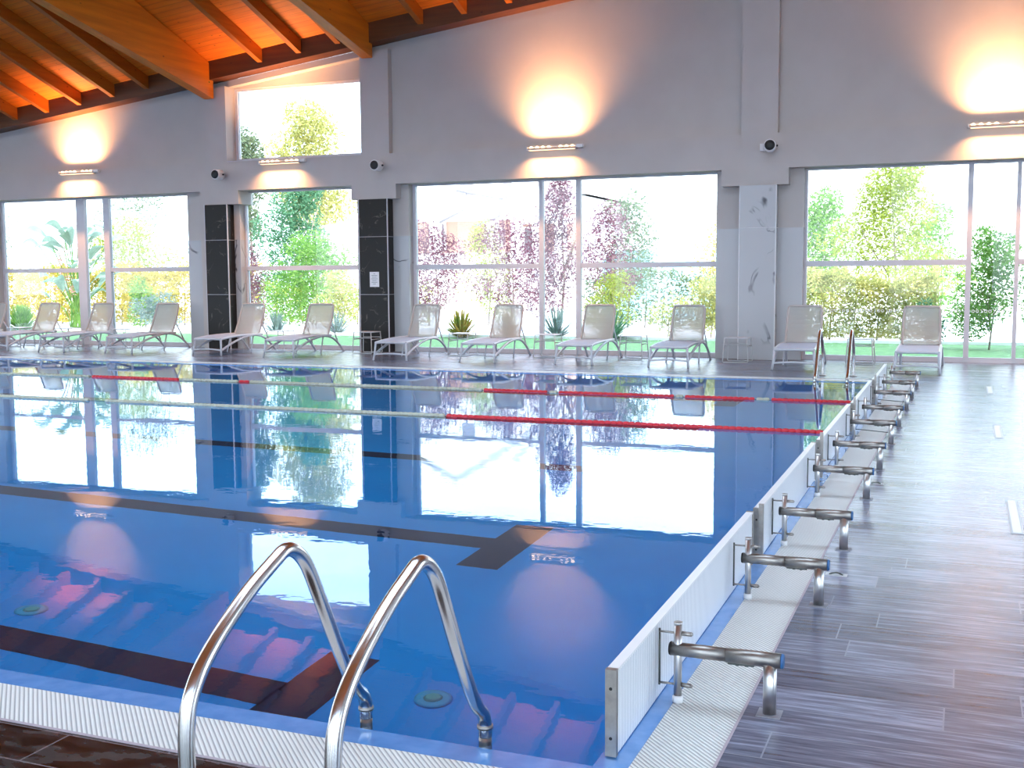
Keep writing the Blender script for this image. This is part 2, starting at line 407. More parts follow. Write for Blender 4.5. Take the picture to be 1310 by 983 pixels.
# pool bottom fittings
for (x, y, lab) in ((-4.58, 4.47, 'round pale inlet on the pool bottom at far left beside the nearest dark lane line'),
                    (-2.14, 4.34, 'round pale inlet on the pool bottom beside the near ladder')):
    e = empty('floor_inlet', (x, y, DEP)); tag(e, lab, 'pool inlet', 'round inlets on the pool bottom')
    m = MB()
    m.tube([(0, 0, .0), (0, 0, .014), (0, 0, .020)], [.085, .085, .07], 24); m.build('flange', 'fitting', e)
    m = MB(); m.tube([(0, 0, .018), (0, 0, .034)], [.045, .03], 20); m.build('cap', pmat('green_cap', (.10, .42, .42), .5), e)

# ------------------------------------------------------------------ far wall
COLS = [(-21.53, -20.96), (-14.33, -13.77), (-10.78, -10.17), (-3.55, -2.95), (3.65, 4.22)]
CAPS = [(-21.7, -20.85), (-14.47, -13.54), (-10.96, -10.0), (-3.87, -2.76), (3.3, 4.4)]
W = MB()
# band over the windows
W.box(-29, 7, YF, 19.5, 3.17, 3.74)
# recessed upper wall, following the roof
UP = MB()
def upper(x0, x1, y0=19.14, z0=3.74):
    UP.prism_y([(x0, z0), (x1, z0), (x1, roofz(x1, 19) - .20), (x0, roofz(x0, 19) - .20)], y0, 19.5)
upper(-29, -21.5); upper(-20.9, -14.3); upper(-10.2, -3.5); upper(-3.0, 3.7); upper(4.2, 7)
# pilasters
for (a, b_) in [(-21.53, -20.96), (-14.33, -13.79), (-10.73, -10.13), (-3.55, -2.95), (3.65, 4.22)]:
    W.prism_y([(a, 3.74), (b_, 3.74), (b_, roofz(b_, 19) - .30 - (.12 if a < -5 else 0)), (a, roofz(a, 19) - .30 - (.12 if a < -5 else 0))], YF, 19.5)
W.prism_y([(-29, 5.0 - .9), (-14.3, 4.9), (-14.3, roofz(-14.3, 19) - .2), (-29, roofz(-29, 19) - .2)], 19.3, 19.5) if False else None
for a, b_ in ((-14.33, -13.80), (-10.72, -10.14)):
    W.prism_y([(a, 4.9), (b_, 4.9), (b_, roofz(b_, 19) - .2), (a, roofz(a, 19) - .2)], 19.16, 19.5)
# small high bay: gable piece over the window
W.prism_y([(-13.79, 5.20), (-10.73, 5.20), (-10.73, roofz(-10.73, 19) - .30), (-13.79, roofz(-13.79, 19) - .30)], 19.3, 19.5)
W.prism_y([(-13.79, roofz(-13.79, 19) - .42), (-10.73, roofz(-10.73, 19) - .42), (-10.73, roofz(-10.73, 19) - .30), (-13.79, roofz(-13.79, 19) - .30)], 19.12, 19.5)
# capitals + stubs between columns and frames
for (a, b_) in CAPS: W.box(a, b_, YF, 19.5, 2.9, 3.17)
for (a, b_) in COLS: W.box(a + .03, b_ - .03, 18.99, 19.5, 0, 2.9)
W.box(-14.47, -14.33, YF, 19.5, 0, 2.9)
for (a, b_) in [(-14.94, -14.3), (-13.8, -13.66), (-10.95, -10.7), (-10.2, -9.84), (-3.98, -3.5), (-3.0, -2.54), (3.27, 3.7), (-21.0, -20.2), (-29, -21.5), (4.2, 7)]:
    W.box(a, b_, 19.2, 19.5, 2.2, 3.17)
struct('wall_far', W, 'wall'); struct('wall_far', UP, 'panelwall')
D = MB()
for (a, b_) in [(-14.94, -14.3), (-13.8, -13.66), (-10.95, -10.7), (-10.2, -9.84), (-3.98, -3.5), (-3.0, -2.54), (3.27, 3.7), (-21.0, -20.2), (-29, -21.5), (4.2, 7)]:
    D.box(a, b_, 19.19, 19.5, 0, 2.2)
struct('trim_6', D, 'marble', label='white marble tiles low on the wall beside the columns')

# near, left and right walls of the hall, unseen, with openings added to let in daylight
W = MB()
for k in range(11):
    x = -29 + k * 3.6 - .15; W.prism_y([(max(x, -29), 0), (min(x + 1.2, 7), 0), (min(x + 1.2, 7), roofz(x, -6)), (max(x, -29), roofz(x, -6))], -6.3, -6)
W.box(-29, 7, -6.3, -6, 0, .15)
W.prism_y([(-29, roofz(-29, -6) - .5), (7, roofz(7, -6) - .5), (7, roofz(7, -6) + .1), (-29, roofz(-29, -6) + .1)], -6.3, -6)
struct('wall_near', W, 'wall')
def gable(x0, x1, X, ops):
    W = MB(); ys = -6.0
    for (a, b_) in ops:
        W.box(x0, x1, ys, a, 0, 4.2); ys = b_
    W.box(x0, x1, ys, 19.5, 0, 4.2)
    W.prism_x([(-6.3, 4.2), (19.5, 4.2), (19.5, roofz(X, 19.5) + .1), (RY, roofz(X, RY) + .1), (-6.3, roofz(X, -6.3) + .1)], x0, x1)
    return W
struct('wall_left', gable(-29.3, -29, -29, [(0, 6), (9, 15)]), 'wall')
struct('wall_right', gable(7, 7.3, 7, [(-5, -1), (3, 7), (11, 15)]), 'wall')

# ------------------------------------------------------------------ windows
def window(n, x0, x1, z0, z1, mulls=(), trans=None, y=19.40, band=False, fw=.06, lab=None):
    e = empty('window_%d' % n, ((x0 + x1) / 2, y, z0)); e['kind'] = 'structure'
    if lab: e['label'] = lab
    cx = (x0 + x1) / 2
    def B(m, a, b_, y0, y1, c_, d): m.box(a - cx, b_ - cx, y0 - y, y1 - y, c_ - z0, d - z0)
    m = MB()
    B(m, x0, x0 + fw, y - .03, y + .05, z0, z1); B(m, x1 - fw, x1, y - .03, y + .05, z0, z1)
    B(m, x0 + fw, x1 - fw, y - .03, y + .05, z1 - fw, z1); B(m, x0 + fw, x1 - fw, y - .03, y + .05, z0, z0 + fw + .02)
    m.build('frame', 'frame', e)
    xs = [x0 + fw] + [q for ab in mulls for q in ab] + [x1 - fw]
    for (a, b_) in mulls:
        m = MB(); B(m, a, b_, y - .045, y + .05, z0 + fw + .02, z1 - fw); m.build('mullion', 'frame', e)
    bays = [(xs[2 * i], xs[2 * i + 1]) for i in range(len(xs) // 2)]
    for i, (a, b_) in enumerate(bays):
        cells = [(z0 + fw + .02, z1 - fw)]
        if trans and i != 1:
            m = MB(); B(m, a, b_, y - .035, y + .05, trans - .045, trans + .045); m.build('transom', 'frame', e)
            cells = [(z0 + fw + .02, trans - .045), (trans + .045, z1 - fw)]
        for j, (c_, d) in enumerate(cells):
            m = MB(); B(m, a, b_, y + .01, y + .022, c_, d); p = m.build('pane', 'pane', e)
            if band and j == 0:
                k = MB(); xx = a + .05; t = 0
                while xx < b_ - .06:      # printed safety band: small rings and chevrons
                    o = Vector((xx - cx, .004, .82 - z0))
                    if t % 3 == 2:
                        for s_ in (-1, 1):
                            k.add([o + Vector((-.018, 0, s_ * .028)), o + Vector((-.006, 0, s_ * .028)), o + Vector((.018, 0, 0)), o + Vector((.006, 0, 0))], [(0, 1, 2, 3)])
                    else:
                        n_ = 10
                        ring = [o + Vector((math.cos(2 * PI * q / n_) * r_, 0, math.sin(2 * PI * q / n_) * r_)) for r_ in (.026, .014) for q in range(n_)]
                        k.add(ring, [(q, (q + 1) % n_, n_ + (q + 1) % n_, n_ + q) for q in range(n_)])
                    xx += .062; t += 1
                k.build('safety_marking', 'whiteplastic', p)
    return e
window(1, -20.2, -14.92, 0, 3.2, ((-18.02, -17.80), (-17.28, -17.13)), 1.62)
window(2, -13.69, -10.93, 0, 3.2, (), 1.62)
window(3, -9.84, -3.96, 0, 3.2, ((-7.27, -7.19), (-6.56, -6.47)), 1.61)
window(4, -2.56, 3.28, 0, 3.2, ((-.03, .05), (.68, .74)), 1.60, band=True)
window(5, -13.79, -10.73, 3.74, 5.22, (), None, 19.36)
ws = MB(); ws.box(-13.79, -10.73, 19.0, 19.36, 3.735, 3.752)
struct('trim_7', ws, 'frame', label='sill under the high window')

# ------------------------------------------------------------------ columns
M['trimwhite'] = pmat('white_edge', (.80, .80, .82), .4)
def column(x0, x1, mat, label, joints, top=2.9, cat='column', line='frame'):
    e = empty('wall_column', ((x0 + x1) / 2, 19.0, 0)); tag(e, label, cat)
    hw = (x1 - x0) / 2; zs = [0] + joints + [top]
    for a, b_ in zip(zs, zs[1:]):
        m = MB()
        m.box(-hw, hw, -.05, -.012, a + .004, b_ - .004)
        m.box(hw - .03, hw, -.012, .185, a + .004, b_ - .004); m.box(-hw, -hw + .03, -.012, .185, a + .004, b_ - .004)
        m.build('tile_course', mat, e)
    for s in (-1, 1):
        m = MB(); m.box(s * hw - .007, s * hw + .007, -.056, -.03, 0, top); m.build('edge_trim', line, e)
    m = MB()
    for z in joints: m.box(-hw + .012, hw + .001, -.0505, .18, z - .003, z + .003)
    m.build('joint_line', line, e)
    return e
column(-14.33, -13.79, 'granite', 'square column clad in glossy black marble, left of the narrow window', [1.096, 2.19])
column(-10.78, -10.17, 'granite', 'square column clad in glossy black marble with a paper notice on it', [1.096, 2.19])
column(-3.55, -2.95, 'marble', 'square column clad in white veined marble between the two wide windows', [2.2], line='trimwhite')
nt_ = empty('paper_notice', (-10.46, 18.945, 1.24)); tag(nt_, 'white printed paper notice taped to the black column', 'notice')
m = MB(); m.box(-.10, .10, -.003, .0, 0, .285); m.build('sheet', 'paper', nt_)
m = MB()
for i, wd in enumerate((.04, .12, .10, .13, .09, .12, .06)):
    m.box(-wd / 2, wd / 2, -.0045, -.003, .245 - i * .032, .252 - i * .032)
m.build('text_lines', 'ink', nt_)

# ------------------------------------------------------------------ roof
R = MB()
ADDED_SKY = [(-27.5, -21.6), (-20.6, -14.7), (-13.5, -11.1), (-9.9, -3.9), (-2.6, 3.4)]      # unseen ridge openings between the beams, added to light the hall from above
SY0, SY1 = 3.4, 8.6
def roofpiece(x0, x1, ya, yb):
    def q(x, y, dz=0): return (x, y, roofz(x, y) + dz)
    R.add([q(x0, ya), q(x1, ya), q(x1, yb), q(x0, yb), q(x0, ya, .15), q(x1, ya, .15), q(x1, yb, .15), q(x0, yb, .15)],
          [(0, 1, 2, 3), (7, 6, 5, 4), (0, 4, 5, 1), (1, 5, 6, 2), (2, 6, 7, 3), (3, 7, 4, 0)])
roofpiece(-29.3, 7.3, 19.5, SY1); roofpiece(-29.3, 7.3, SY0, -6.3)
xx = -29.3
for (a, b_) in ADDED_SKY + [(7.3, 7.3)]:
    roofpiece(xx, a, SY1, RY); roofpiece(xx, a, RY, SY0); xx = b_
struct('ceiling', R, 'board')
def frosted():
    m, nt, out = newmat('added_frosted_pane'); t = N(nt, 'ShaderNodeBsdfTranslucent'); t.inputs[0].default_value = (.80, .88, .92, 1)
    nt.links.new(t.outputs[0], out.inputs['Surface']); return m
M['frosted'] = frosted()
for i, (a, b_) in enumerate(ADDED_SKY):
    m = MB()
    for (ya, yb) in ((SY1, RY), (RY, SY0)):
        m.add([(a, ya, roofz(a, ya) + .1), (b_, ya, roofz(b_, ya) + .1), (b_, yb, roofz(b_, yb) + .1), (a, yb, roofz(a, yb) + .1)], [(0, 1, 2, 3)])
    o = struct('window_%d' % (6 + i), m, 'frosted')  # added skylight panes, out of view, spreading daylight over floor and water
rb = MB()   # edge beam on top of the wall
rb.add([(x, y, roofz(x, 18.8) + dz - .35 * (y - 18.8) * (1 if dz > -.1 else 0)) for x in (-29, 7) for (y, dz) in ((18.8, -.36), (19.15, -.36), (19.15, 0.0), (18.8, 0.0))],
       [(0, 1, 2, 3), (7, 6, 5, 4), (0, 4, 5, 1), (1, 5, 6, 2), (2, 6, 7, 3), (3, 7, 4, 0)])
struct('trim_8', rb, 'ring', label='dark timber edge beam along the top of the window wall')

RL = {-19.92: 'timber rafter at the far left edge of the ceiling', -19.04: 'timber rafter, second from the left edge of the ceiling',
      -18.17: 'timber rafter above the left wall light', -17.29: 'timber rafter, fourth from the left edge of the ceiling',
      -16.41: 'timber rafter, second one left of the left glulam beam', -15.54: 'timber rafter, nearest one left of the left glulam beam',
      -12.81: 'timber rafter, nearest one right of the left glulam beam', -11.93: 'timber rafter midway between the two glulam beams',
      -11.07: 'timber rafter nearly hidden behind the right glulam beam', -9.34: 'timber rafter just right of the right glulam beam'}
def rafter(x, z, label):
    w_, h_ = .11, .245
    e = MB()
    L0 = 18.8; ys = [L0, RY]
    vs = []
    for y in ys:
        zt = .35 * (L0 - y)
        vs += [(-w_ / 2, y - L0, zt - h_), (w_ / 2, y - L0, zt - h_), (w_ / 2, y - L0, zt), (-w_ / 2, y - L0, zt)]
    e.add(vs, [(0, 1, 2, 3), (7, 6, 5, 4), (0, 4, 5, 1), (1, 5, 6, 2), (2, 6, 7, 3), (3, 7, 4, 0)])
    o = e.build('ceiling_rafter', 'rafter'); o.location = (x, L0, z)
    return tag(o, label, 'rafter', 'timber rafters under the ceiling boards')
proto = None
extra = [-8.47, -7.6, -6.73, -5.86, -4.99, -4.12]
xs = sorted(RL) + extra
for i, x in enumerate(xs):
    lab = RL.get(x)
    if lab is None: lab = 'timber rafter high above the wide window, %s' % ['first past the corner of the ceiling', 'second past the corner of the ceiling', 'third past the corner of the ceiling', 'fourth past the corner of the ceiling', 'fifth past the corner of the ceiling', 'nearest the marble column'][extra.index(x)]
    z = roofz(x - .055, 18.8) - .0
    if proto is None: proto = rafter(x, z, lab)
    else:
        o = proto.copy(); o.location = (x, 18.8, z); o['label'] = lab; COL.objects.link(o)

def glulam(x0, x1, zend, label):
    y0 = 18.92
    pts = [(y0, zend), (RY, zend + .215 * (y0 - RY)), (RY, roofz(x0, RY)), (y0, roofz(x0, y0))]
    e = empty('glulam_beam', ((x0 + x1) / 2, y0, zend)); tag(e, label, 'roof beam', 'tapered glulam roof beams')
    m = MB(); m.prism_x([(y - y0, z - zend) for y, z in pts], x0 - (x0 + x1) / 2, x1 - (x0 + x1) / 2)
    m.build('timber', 'beam', e)
    # steel shoe by the column head
    m = MB(); hw = (x1 - x0) / 2
    m.box(hw, hw + .01, -.02, .07, .36, .50); m.box(hw, hw + .16, .03, .06, .40, .50)
    m.build('steel_bracket', 'pipe', e)
    return e
g1 = glulam(-14.22, -14.0, 4.98, 'large tapered orange glulam beam at left, ending over the left black column')
g2 = glulam(-10.63, -10.41, 5.50, 'large tapered orange glulam beam at right, ending over the column with the notice')
glulam(-3.36, -3.14, 6.36, 'glulam beam over the white marble column')

# green strap hanging on the left beam
m = MB()
for k in range(3):
    m.tube(smooth_path([(0, 0, 0), (-.05, -.05, .05 - .02 * k), (-.13, -.08, .03 - .03 * k), (-.17, -.1, -.05 - .02 * k)]), .009, 6)
o = m.build('cable_tie', pmat('green_strap', (.08, .25, .03), .5)); o.location = (-13.99, 18.8, 5.28)
tag(o, 'small green strap curling from the end of the left roof beam', 'strap')

# ------------------------------------------------------------------ wall lights
def lamp_unit(x, label):
    e = empty('wall_light', (x, 18.93, 3.68)); tag(e, label, 'wall light', 'wall lights along the window wall')
    m = MB(); m.box(-.46, .46, -.05, .05, -.035, -.022); m.box(-.46, .46, .035, .05, -.022, .03); m.box(-.46, -.45, -.05, .05, -.035, .025); m.box(.45, .46, -.05, .05, -.035, .025)
    m.build('housing', 'whiteplastic', e)
    m = MB(); m.box(.46, .58, -.03, .05, -.02, .035); m.build('driver_box', 'whiteplastic', e)
    m = MB(); m.box(-.3, .3, .05, .07, -.03, .02); m.build('wall_plate', 'whiteplastic', e)
    m = MB(); m.box(-.44, .44, -.045, .035, -.02, .0); m.build('led_tray', pmat('warm_tray', (.8, .45, .25), .4), e)
    for k in range(8):
        if k == 4: continue
        m = MB(); cx = -.385 + k * .11
        m.tube([(cx, -.01, 0), (cx, -.01, .012), (cx, -.01, .026), (cx, -.01, .034)], [.030, .034, .026, .008], 12)
        m.build('led_lens', 'led', e)
    m = MB(); m.box(-.42, .42, -.04, .03, -.042, -.036); m.build('diffuser', emis('warm_strip', (1, .62, .35), 2.5), e)
    for (dz, rx, en, nm) in ((.06, PI, UPW, 'up_glow'), (-.07, 0, DNW, 'down_glow')):
        ld = bpy.data.lights.new(nm, 'AREA'); ld.shape = 'RECTANGLE'; ld.size = .8; ld.size_y = .05
        ld.energy = en; ld.color = (1, .47, .20); ld.spread = math.radians(105 if rx else 125)
        lo = bpy.data.objects.new(nm, ld); COL.objects.link(lo); lo.parent = e; lo.location = (0, -.13, dz); lo.rotation_euler.x = rx + (-.30 if rx else .10)
    return e
UPW, DNW = 68, 36
for x, lab in ((-17.55, 'warm glowing wall light over the left window'), (-12.5, 'warm glowing wall light under the small high window'),
               (-6.86, 'warm glowing wall light over the wide middle window'), (.40, 'warm glowing wall light over the right window')):
    lamp_unit(x, lab)

# ------------------------------------------------------------------ wall speakers
def speaker(x, z, rz, label):
    e = empty('wall_speaker', (x, 18.80, z), rz); tag(e, label, 'speaker', 'round white wall speakers')
    m = MB(); m.tube([(0, -.12, 0), (0, -.115, 0), (0, .07, 0), (0, .09, 0)], [.088, .098, .098, .08], 28); m.build('housing', 'whiteplastic', e)
    m = MB(); m.tube([(0, -.118, 0), (0, -.132, 0), (0, -.136, 0)], [.083, .080, .03], 28); m.build('grille', 'blackp', e)
    m = MB(); m.box(-.11, -.095, -.02, .17, -.02, .02); m.build('bracket', 'frame', e)
    m = MB(); m.tube([(.098, 0, 0), (.125, 0, 0)], .016, 10); m.build('knob', 'blackp', e)
    m = MB(); m.box(-.17, -.08, .16, .197, -.06, .06); m.build('mounting_box', 'whiteplastic', e, bevel=.006)
    return e
speaker(-13.85, 3.47, 0, 'round white wall speaker above the left black column')
speaker(-10.28, 3.50, 0, 'round white wall speaker above the column with the notice')
speaker(-3.04, 3.51, .12, 'round wall speaker above the white marble column')

# ------------------------------------------------------------------ loungers
def make_lounger():
    e = empty('sun_lounger')
    # seat surface
    n = 9; vs = []; fs = []
    for i in range(n + 1):
        t = i / n; y = .0 + 1.28 * t; z = .315 + .03 * math.sin(t * PI * .9) + (-.02 * (1 - t) ** 6)
        for x in (-.27, .27): vs.append((x, y, z + .010))
        for x in (-.27, .27): vs.append((x, y, z - .002))
    for i in range(n):
        a = i * 4; b_ = a + 4
        fs += [(a, a + 1, b_ + 1, b_), (a + 2, b_ + 2, b_ + 3, a + 3), (a, b_, b_ + 2, a + 2), (a + 1, a + 3, b_ + 3, b_ + 1)]
    fs += [(0, 2, 3, 1), (n * 4, n * 4 + 1, n * 4 + 3, n * 4 + 2)]
    m = MB(); m.add(vs, fs); m.build('seat', 'seat_sling', e)
    m = MB()
    for s in (-1, 1):
        m.tube(smooth_path([(s * .285, -.01, .300), (s * .285, .3, .330), (s * .285, .9, .345), (s * .285, 1.35, .335)], 2), .021, 8)
    m.tube(smooth_path([(-.285, -.005, .302), (0, -.02, .308), (.285, -.005, .302)], 1), .020, 8)
    m.tube([(-.285, 1.30, .335), (.285, 1.30, .335)], .016, 8)
    m.build('seat_frame', 'frame_resin', e)
    for s in (-1, 1):
        m = MB(); m.tube([(s * .285, 0, .30), (s * .300, -.02, .12), (s * .315, -.045, 0)], [.020, .018, .018], 8); m.build('leg', 'frame_resin', e)
        m = MB(); m.tube(smooth_path([(s * .30, -.01, .09), (s * .298, .35, .22), (s * .295, .85, .325), (s * .295, 1.15, .335), (s * .30, 1.50, .24), (s * .31, 1.78, 0)], 3), [.021], 8) if False else None
        P = smooth_path([(s * .302, -.01, .10), (s * .298, .40, .24), (s * .295, .85, .325), (s * .295, 1.2, .335), (s * .30, 1.52, .23), (s * .31, 1.78, 0)], 3)
        m.tube(P, .021, 8); m.build('leg', 'frame_resin', e)
        m = MB(); m.tube([(s * .26, 1.10, .33), (s * .27, .98, .0)], .013, 8); m.build('inner_strut', 'frame_resin', e)
    m = MB(); m.tube(smooth_path([(-.303, -.025, .10), (0, -.03, .125), (.303, -.025, .10)], 2), .014, 8); m.build('stretcher', 'frame_resin', e)
    # backrest
    bk = empty('backrest'); bk.parent = e
    yb, zb, yt, zt = 1.26, .345, 1.52, .915
    dy, dz = yt - yb, zt - zb
    def P(x, t): return (x, yb + dy * t + .03 * math.sin(t * PI), zb + dz * t)
    m = MB(); m.tube(smooth_path([P(-.272, 0), P(-.270, .5), P(-.262, .88), P(-.25, .98), P(-.20, 1), P(.20, 1), P(.25, .98), P(.262, .88), P(.270, .5), P(.272, 0)], 2), .019, 8)
    m.build('back_frame', 'taupe_frame', bk)
    vs = []; fs = []; n = 8
    for i in range(n + 1):
        t = .0 + .99 * i / n
        for x in (-.262, .262): vs.append(P(x * (1 - .05 * t), t))
    for i in range(n): fs.append((2 * i, 2 * i + 1, 2 * i + 3, 2 * i + 2))
    m = MB(); m.add(vs, fs); so = m.build('back_sling', 'sling', bk)
    sm = so.modifiers.new('thick', 'SOLIDIFY'); sm.thickness = .004
    for s in (-1, 1):
        m = MB(); m.tube([P(s * .275, .35), (s * .290, 1.62, .16)], .012, 8); m.build('back_strut', 'frame_resin', bk)
    return e
M['taupe_frame'] = pmat('taupe_resin', (.50, .46, .44), .4)
pl = make_lounger()
LG = [  # x, y of foot end, turn, label
    (-19.60, 17.10, .02, 'white sun lounger cut off by the left edge of the picture'),
    (-18.12, 17.12, .02, 'white sun lounger, leftmost whole one of the row'),
    (-16.70, 17.15, .02, 'white sun lounger, second whole one from the left'),
    (-15.08, 17.20, .03, 'white sun lounger nearest the left black column, on its left side'),
    (-13.00, 17.17, .02, 'white sun lounger in front of the left black column'),
    (-11.45, 17.18, .02, 'white sun lounger in front of the narrow window, left of the column with the notice'),
    (-9.12, 17.05, .03, 'white sun lounger just right of the column with the notice'),
    (-7.53, 17.13, .03, 'white sun lounger in front of the left pane of the wide window'),
    (-5.84, 17.13, .02, 'white sun lounger right of the window mullions of the wide window'),
    (-4.26, 17.05, .02, 'white sun lounger left of the white marble column'),
    (-2.36, 17.05, .03, 'white sun lounger right of the white marble column, behind the far pool ladder'),
    (-.63, 16.95, .0, 'white sun lounger seen head-on behind the row of starting blocks, rightmost'),
]
for i, (x, y, rz, lab) in enumerate(LG):
    o = pl if i == 0 else copy_tree(pl)
    o.location = (x, y, 0); o.rotation_euler.z = rz
    tag(o, lab, 'sun lounger', 'sun loungers along the windows')
    o.scale = (1, 1, 1)

# ------------------------------------------------------------------ side tables
def make_table():
    e = empty('side_table')
    m = MB(); m.box(-.19, .19, -.19, .19, .395, .41); m.build('table_top', 'frame_resin', e, bevel=.004)
    for s in (-1, 1):
        m = MB()
        m.tube([(-.18, s * .18, .395), (-.205, s * .205, .03), (-.195, s * .205, .012), (.195, s * .205, .012), (.205, s * .205, .03), (.18, s * .18, .395)], .0095, 8)
        m.build('leg', 'side_metal', e)
    m = MB()
    for s in (-1, 1): m.tube([(s * .19, -.18, .27), (s * .19, .18, .27)], .008, 8)
    m.tube([(-.19, -.19, .30), (.19, -.19, .30)], .008, 8); m.tube([(-.19, .19, .30), (.19, .19, .30)], .008, 8)
    m.build('shelf_rail', 'side_metal', e)
    return e
M['side_metal'] = pmat('grey_white_metal', (.55, .57, .58), .4)
tp = make_table()
TB = [(-18.75, 18.35, 'small white side table behind the leftmost loungers'),
      (-17.42, 18.35, 'small white side table between the second and third loungers from the left'),
      (-15.95, 18.35, 'small white side table left of the lounger by the left black column'),
      (-12.26, 18.45, 'small white side table in front of the narrow window'),
      (-10.42, 18.55, 'small white side table at the foot of the column with the notice'),
      (-8.43, 18.50, 'small white side table left of the lounger by the left pane of the wide window'),
      (-6.78, 18.50, 'small white side table in front of the window mullions'),
      (-5.22, 18.45, 'small white side table left of the lounger beside the marble column'),
      (-3.44, 18.35, 'small white side table at the foot of the white marble column'),
      (-1.53, 18.50, 'small white side table behind the far pool ladder')]
for i, (x, y, lab) in enumerate(TB):
    o = tp if i == 0 else copy_tree(tp)
    o.location = (x, y, 0); tag(o, lab, 'side table', 'small side tables between the loungers')

# ------------------------------------------------------------------ starting blocks
def make_block():
    e = empty('starting_block')
    m = MB(); m.tube([(0, 0, .005), (0, 0, .265)], .0135, 16); m.tube([(0, 0, .262), (0, 0, .270)], .0145, 16); o = m.build('front_post', 'post_steel', e)
    m = MB(); m.tube([(0, 0, -.002), (0, 0, .016), (0, 0, .022)], [.018, .018, .014], 16); m.build('rubber_foot', 'whiteplastic', o)
    m = MB(); m.tube([(.30, .0, .0), (.30, 0, .17)], .0215, 20); o = m.build('rear_post', 'post_steel', e)
    m = MB(); m.box(.30 - .038, .30 + .038, -.038, .038, 0, .003); m.build('base_plate', pmat('worn_plate', (.30, .30, .34), .5), o)
    m = MB(); m.tube([(-.022, 0, .178), (.16, 0, .178)], .0225, 24); m.tube([(.16, 0, .178), (.335, 0, .178)], .0245, 24); tb = m.build('cross_tube', 'steel', e)
    m = MB(); m.tube([(.335, 0, .178), (.343, 0, .178)], [.025, .022], 24); m.build('end_cap', 'bluecap', tb, ).__setitem__('label', 'blue end cap')
    m = MB(); m.tube([(-.028, 0, .178), (-.022, 0, .178)], [.021, .0235], 24); m.build('end_cap', 'blackp', tb).__setitem__('label', 'dark end cap')
    m = MB()
    for x in (.195, .225): m.tube([(x, 0, .158), (x, 0, .147)], .007, 8)
    m.box(.165, .25, -.008, .008, .150, .158); m.build('bolt_strip', 'cable', tb)
    for z in (.232, .058):
        m = MB(); m.tube([(-.064, 0, z), (-.012, 0, z)], .0038, 8); m.tube([(.012, 0, z), (.044, 0, z)], .0075, 12); m.tube([(.044, 0, z), (.050, 0, z)], [.0075, .003], 12); m.build('clamp_pin', 'steel', e)
    m = MB(); m.tube([(-.062, 0, .050), (-.062, 0, .242)], .0038, 8); m.build('bracket_rod', 'cable', e)
    return e
bp_ = make_block()
BY = [3.545, 4.83, 5.885, 7.29, 8.43, 9.76, 10.90, 12.34, 13.55, 14.90]
ordn = ['nearest one', 'second from the near end', 'third from the near end', 'fourth from the near end', 'fifth from the near end', 'fifth from the far end',
        'fourth from the far end', 'third from the far end', 'second from the far end', 'farthest one']
for i, y in enumerate(BY):
    o = bp_ if i == 0 else copy_tree(bp_)
    o.location = (-.848, y, 0)
    tag(o, 'stainless steel starting block frame on the pool edge, ' + ordn[i], 'starting block', 'starting block frames along the pool end')

# ------------------------------------------------------------------ white turning panels
def make_panel():
    e = empty('turning_panel'); L = 2.38
    m = MB(); m.box(-.0125, .0125, .02, L - .02, 0, .255); m.build('board', 'panel', e)
    for y in (0, L - .02):
        m = MB(); m.box(-.017, .017, y, y + .02, -.0, .262)
        fr = m.build('end_profile', 'steel', e)
        for z in (.055, .205):
            m = MB(); s = -1 if y == 0 else 1; yy = y if y == 0 else y + .02
            m.tube([(0, yy, z), (0, yy + s * .001, z)], .005, 12); m.build('bolt_hole', 'blackp', fr)
    m = MB(); m.box(-.0165, .0165, .02, L - .02, .252, .260); m.build('top_rail', 'whiteplastic', e)
    return e
pp = make_panel()
for i, y in enumerate((3.05, 5.50, 7.98, 10.44, 12.90)):
    o = pp if i == 0 else copy_tree(pp)
    o.location = (-.928 - (0 if i else 0), y, 0.0); o.rotation_euler.z = math.radians(.45)
    tag(o, 'long low white ribbed turning panel on the pool rim, ' + ['nearest of the five', 'second nearest', 'the middle one of the five', 'second farthest', 'farthest of the five'][i], 'turning panel', 'turning panels along the pool end')
    if i >= 1:   # taller joint post at the near end of the farther panels
        m = MB(); m.box(.012, .034, -.012, .012, .0, .285 if i < 2 else .315); m.build('joint_post', 'steel', o)

# ------------------------------------------------------------------ lane ropes
def rope(y, segs, label):
    e = empty('lane_rope', (PX1, y, -.012)); tag(e, label, 'lane rope', 'lane ropes across the pool')
    m = MB(); m.tube([(PX0 - PX1, 0, .0), (.0, 0, .0)], .004, 6); m.build('cable', 'cable', e)
    m = MB(); m.tube([(.052, 0, .05), (.10, 0, .05), (.40, 0, .03)], .004, 6); m.build('cable', 'cable', e)
    m = MB(); m.box(.38, .47, -.02, .02, .012, .020); m.build('deck_anchor', 'side_metal', e)
    for (a, b_, mat) in segs:
        m = MB(); pts = []; rs = []
        n = max(2, int((b_ - a) / .06)); d = (b_ - a) / n
        for i in range(n):
            x = a + i * d
            for u, r in ((.04, .019), (.12, .024), (.5, .026), (.88, .024), (.96, .019)):
                pts.append((x + u * d - PX1, 0, .004)); rs.append(r)
        m.tube(pts, rs, 8, squash=1)
        m.build('float_section', mat, e)
    return e
rope(10.34, [(-25.8, -13.5, 'red'), (-13.45, -9.55, 'cream'), (-9.3, -4.92, 'cream'), (-4.90, -1.04, 'red')], 'nearer lane rope with cream and red floats')
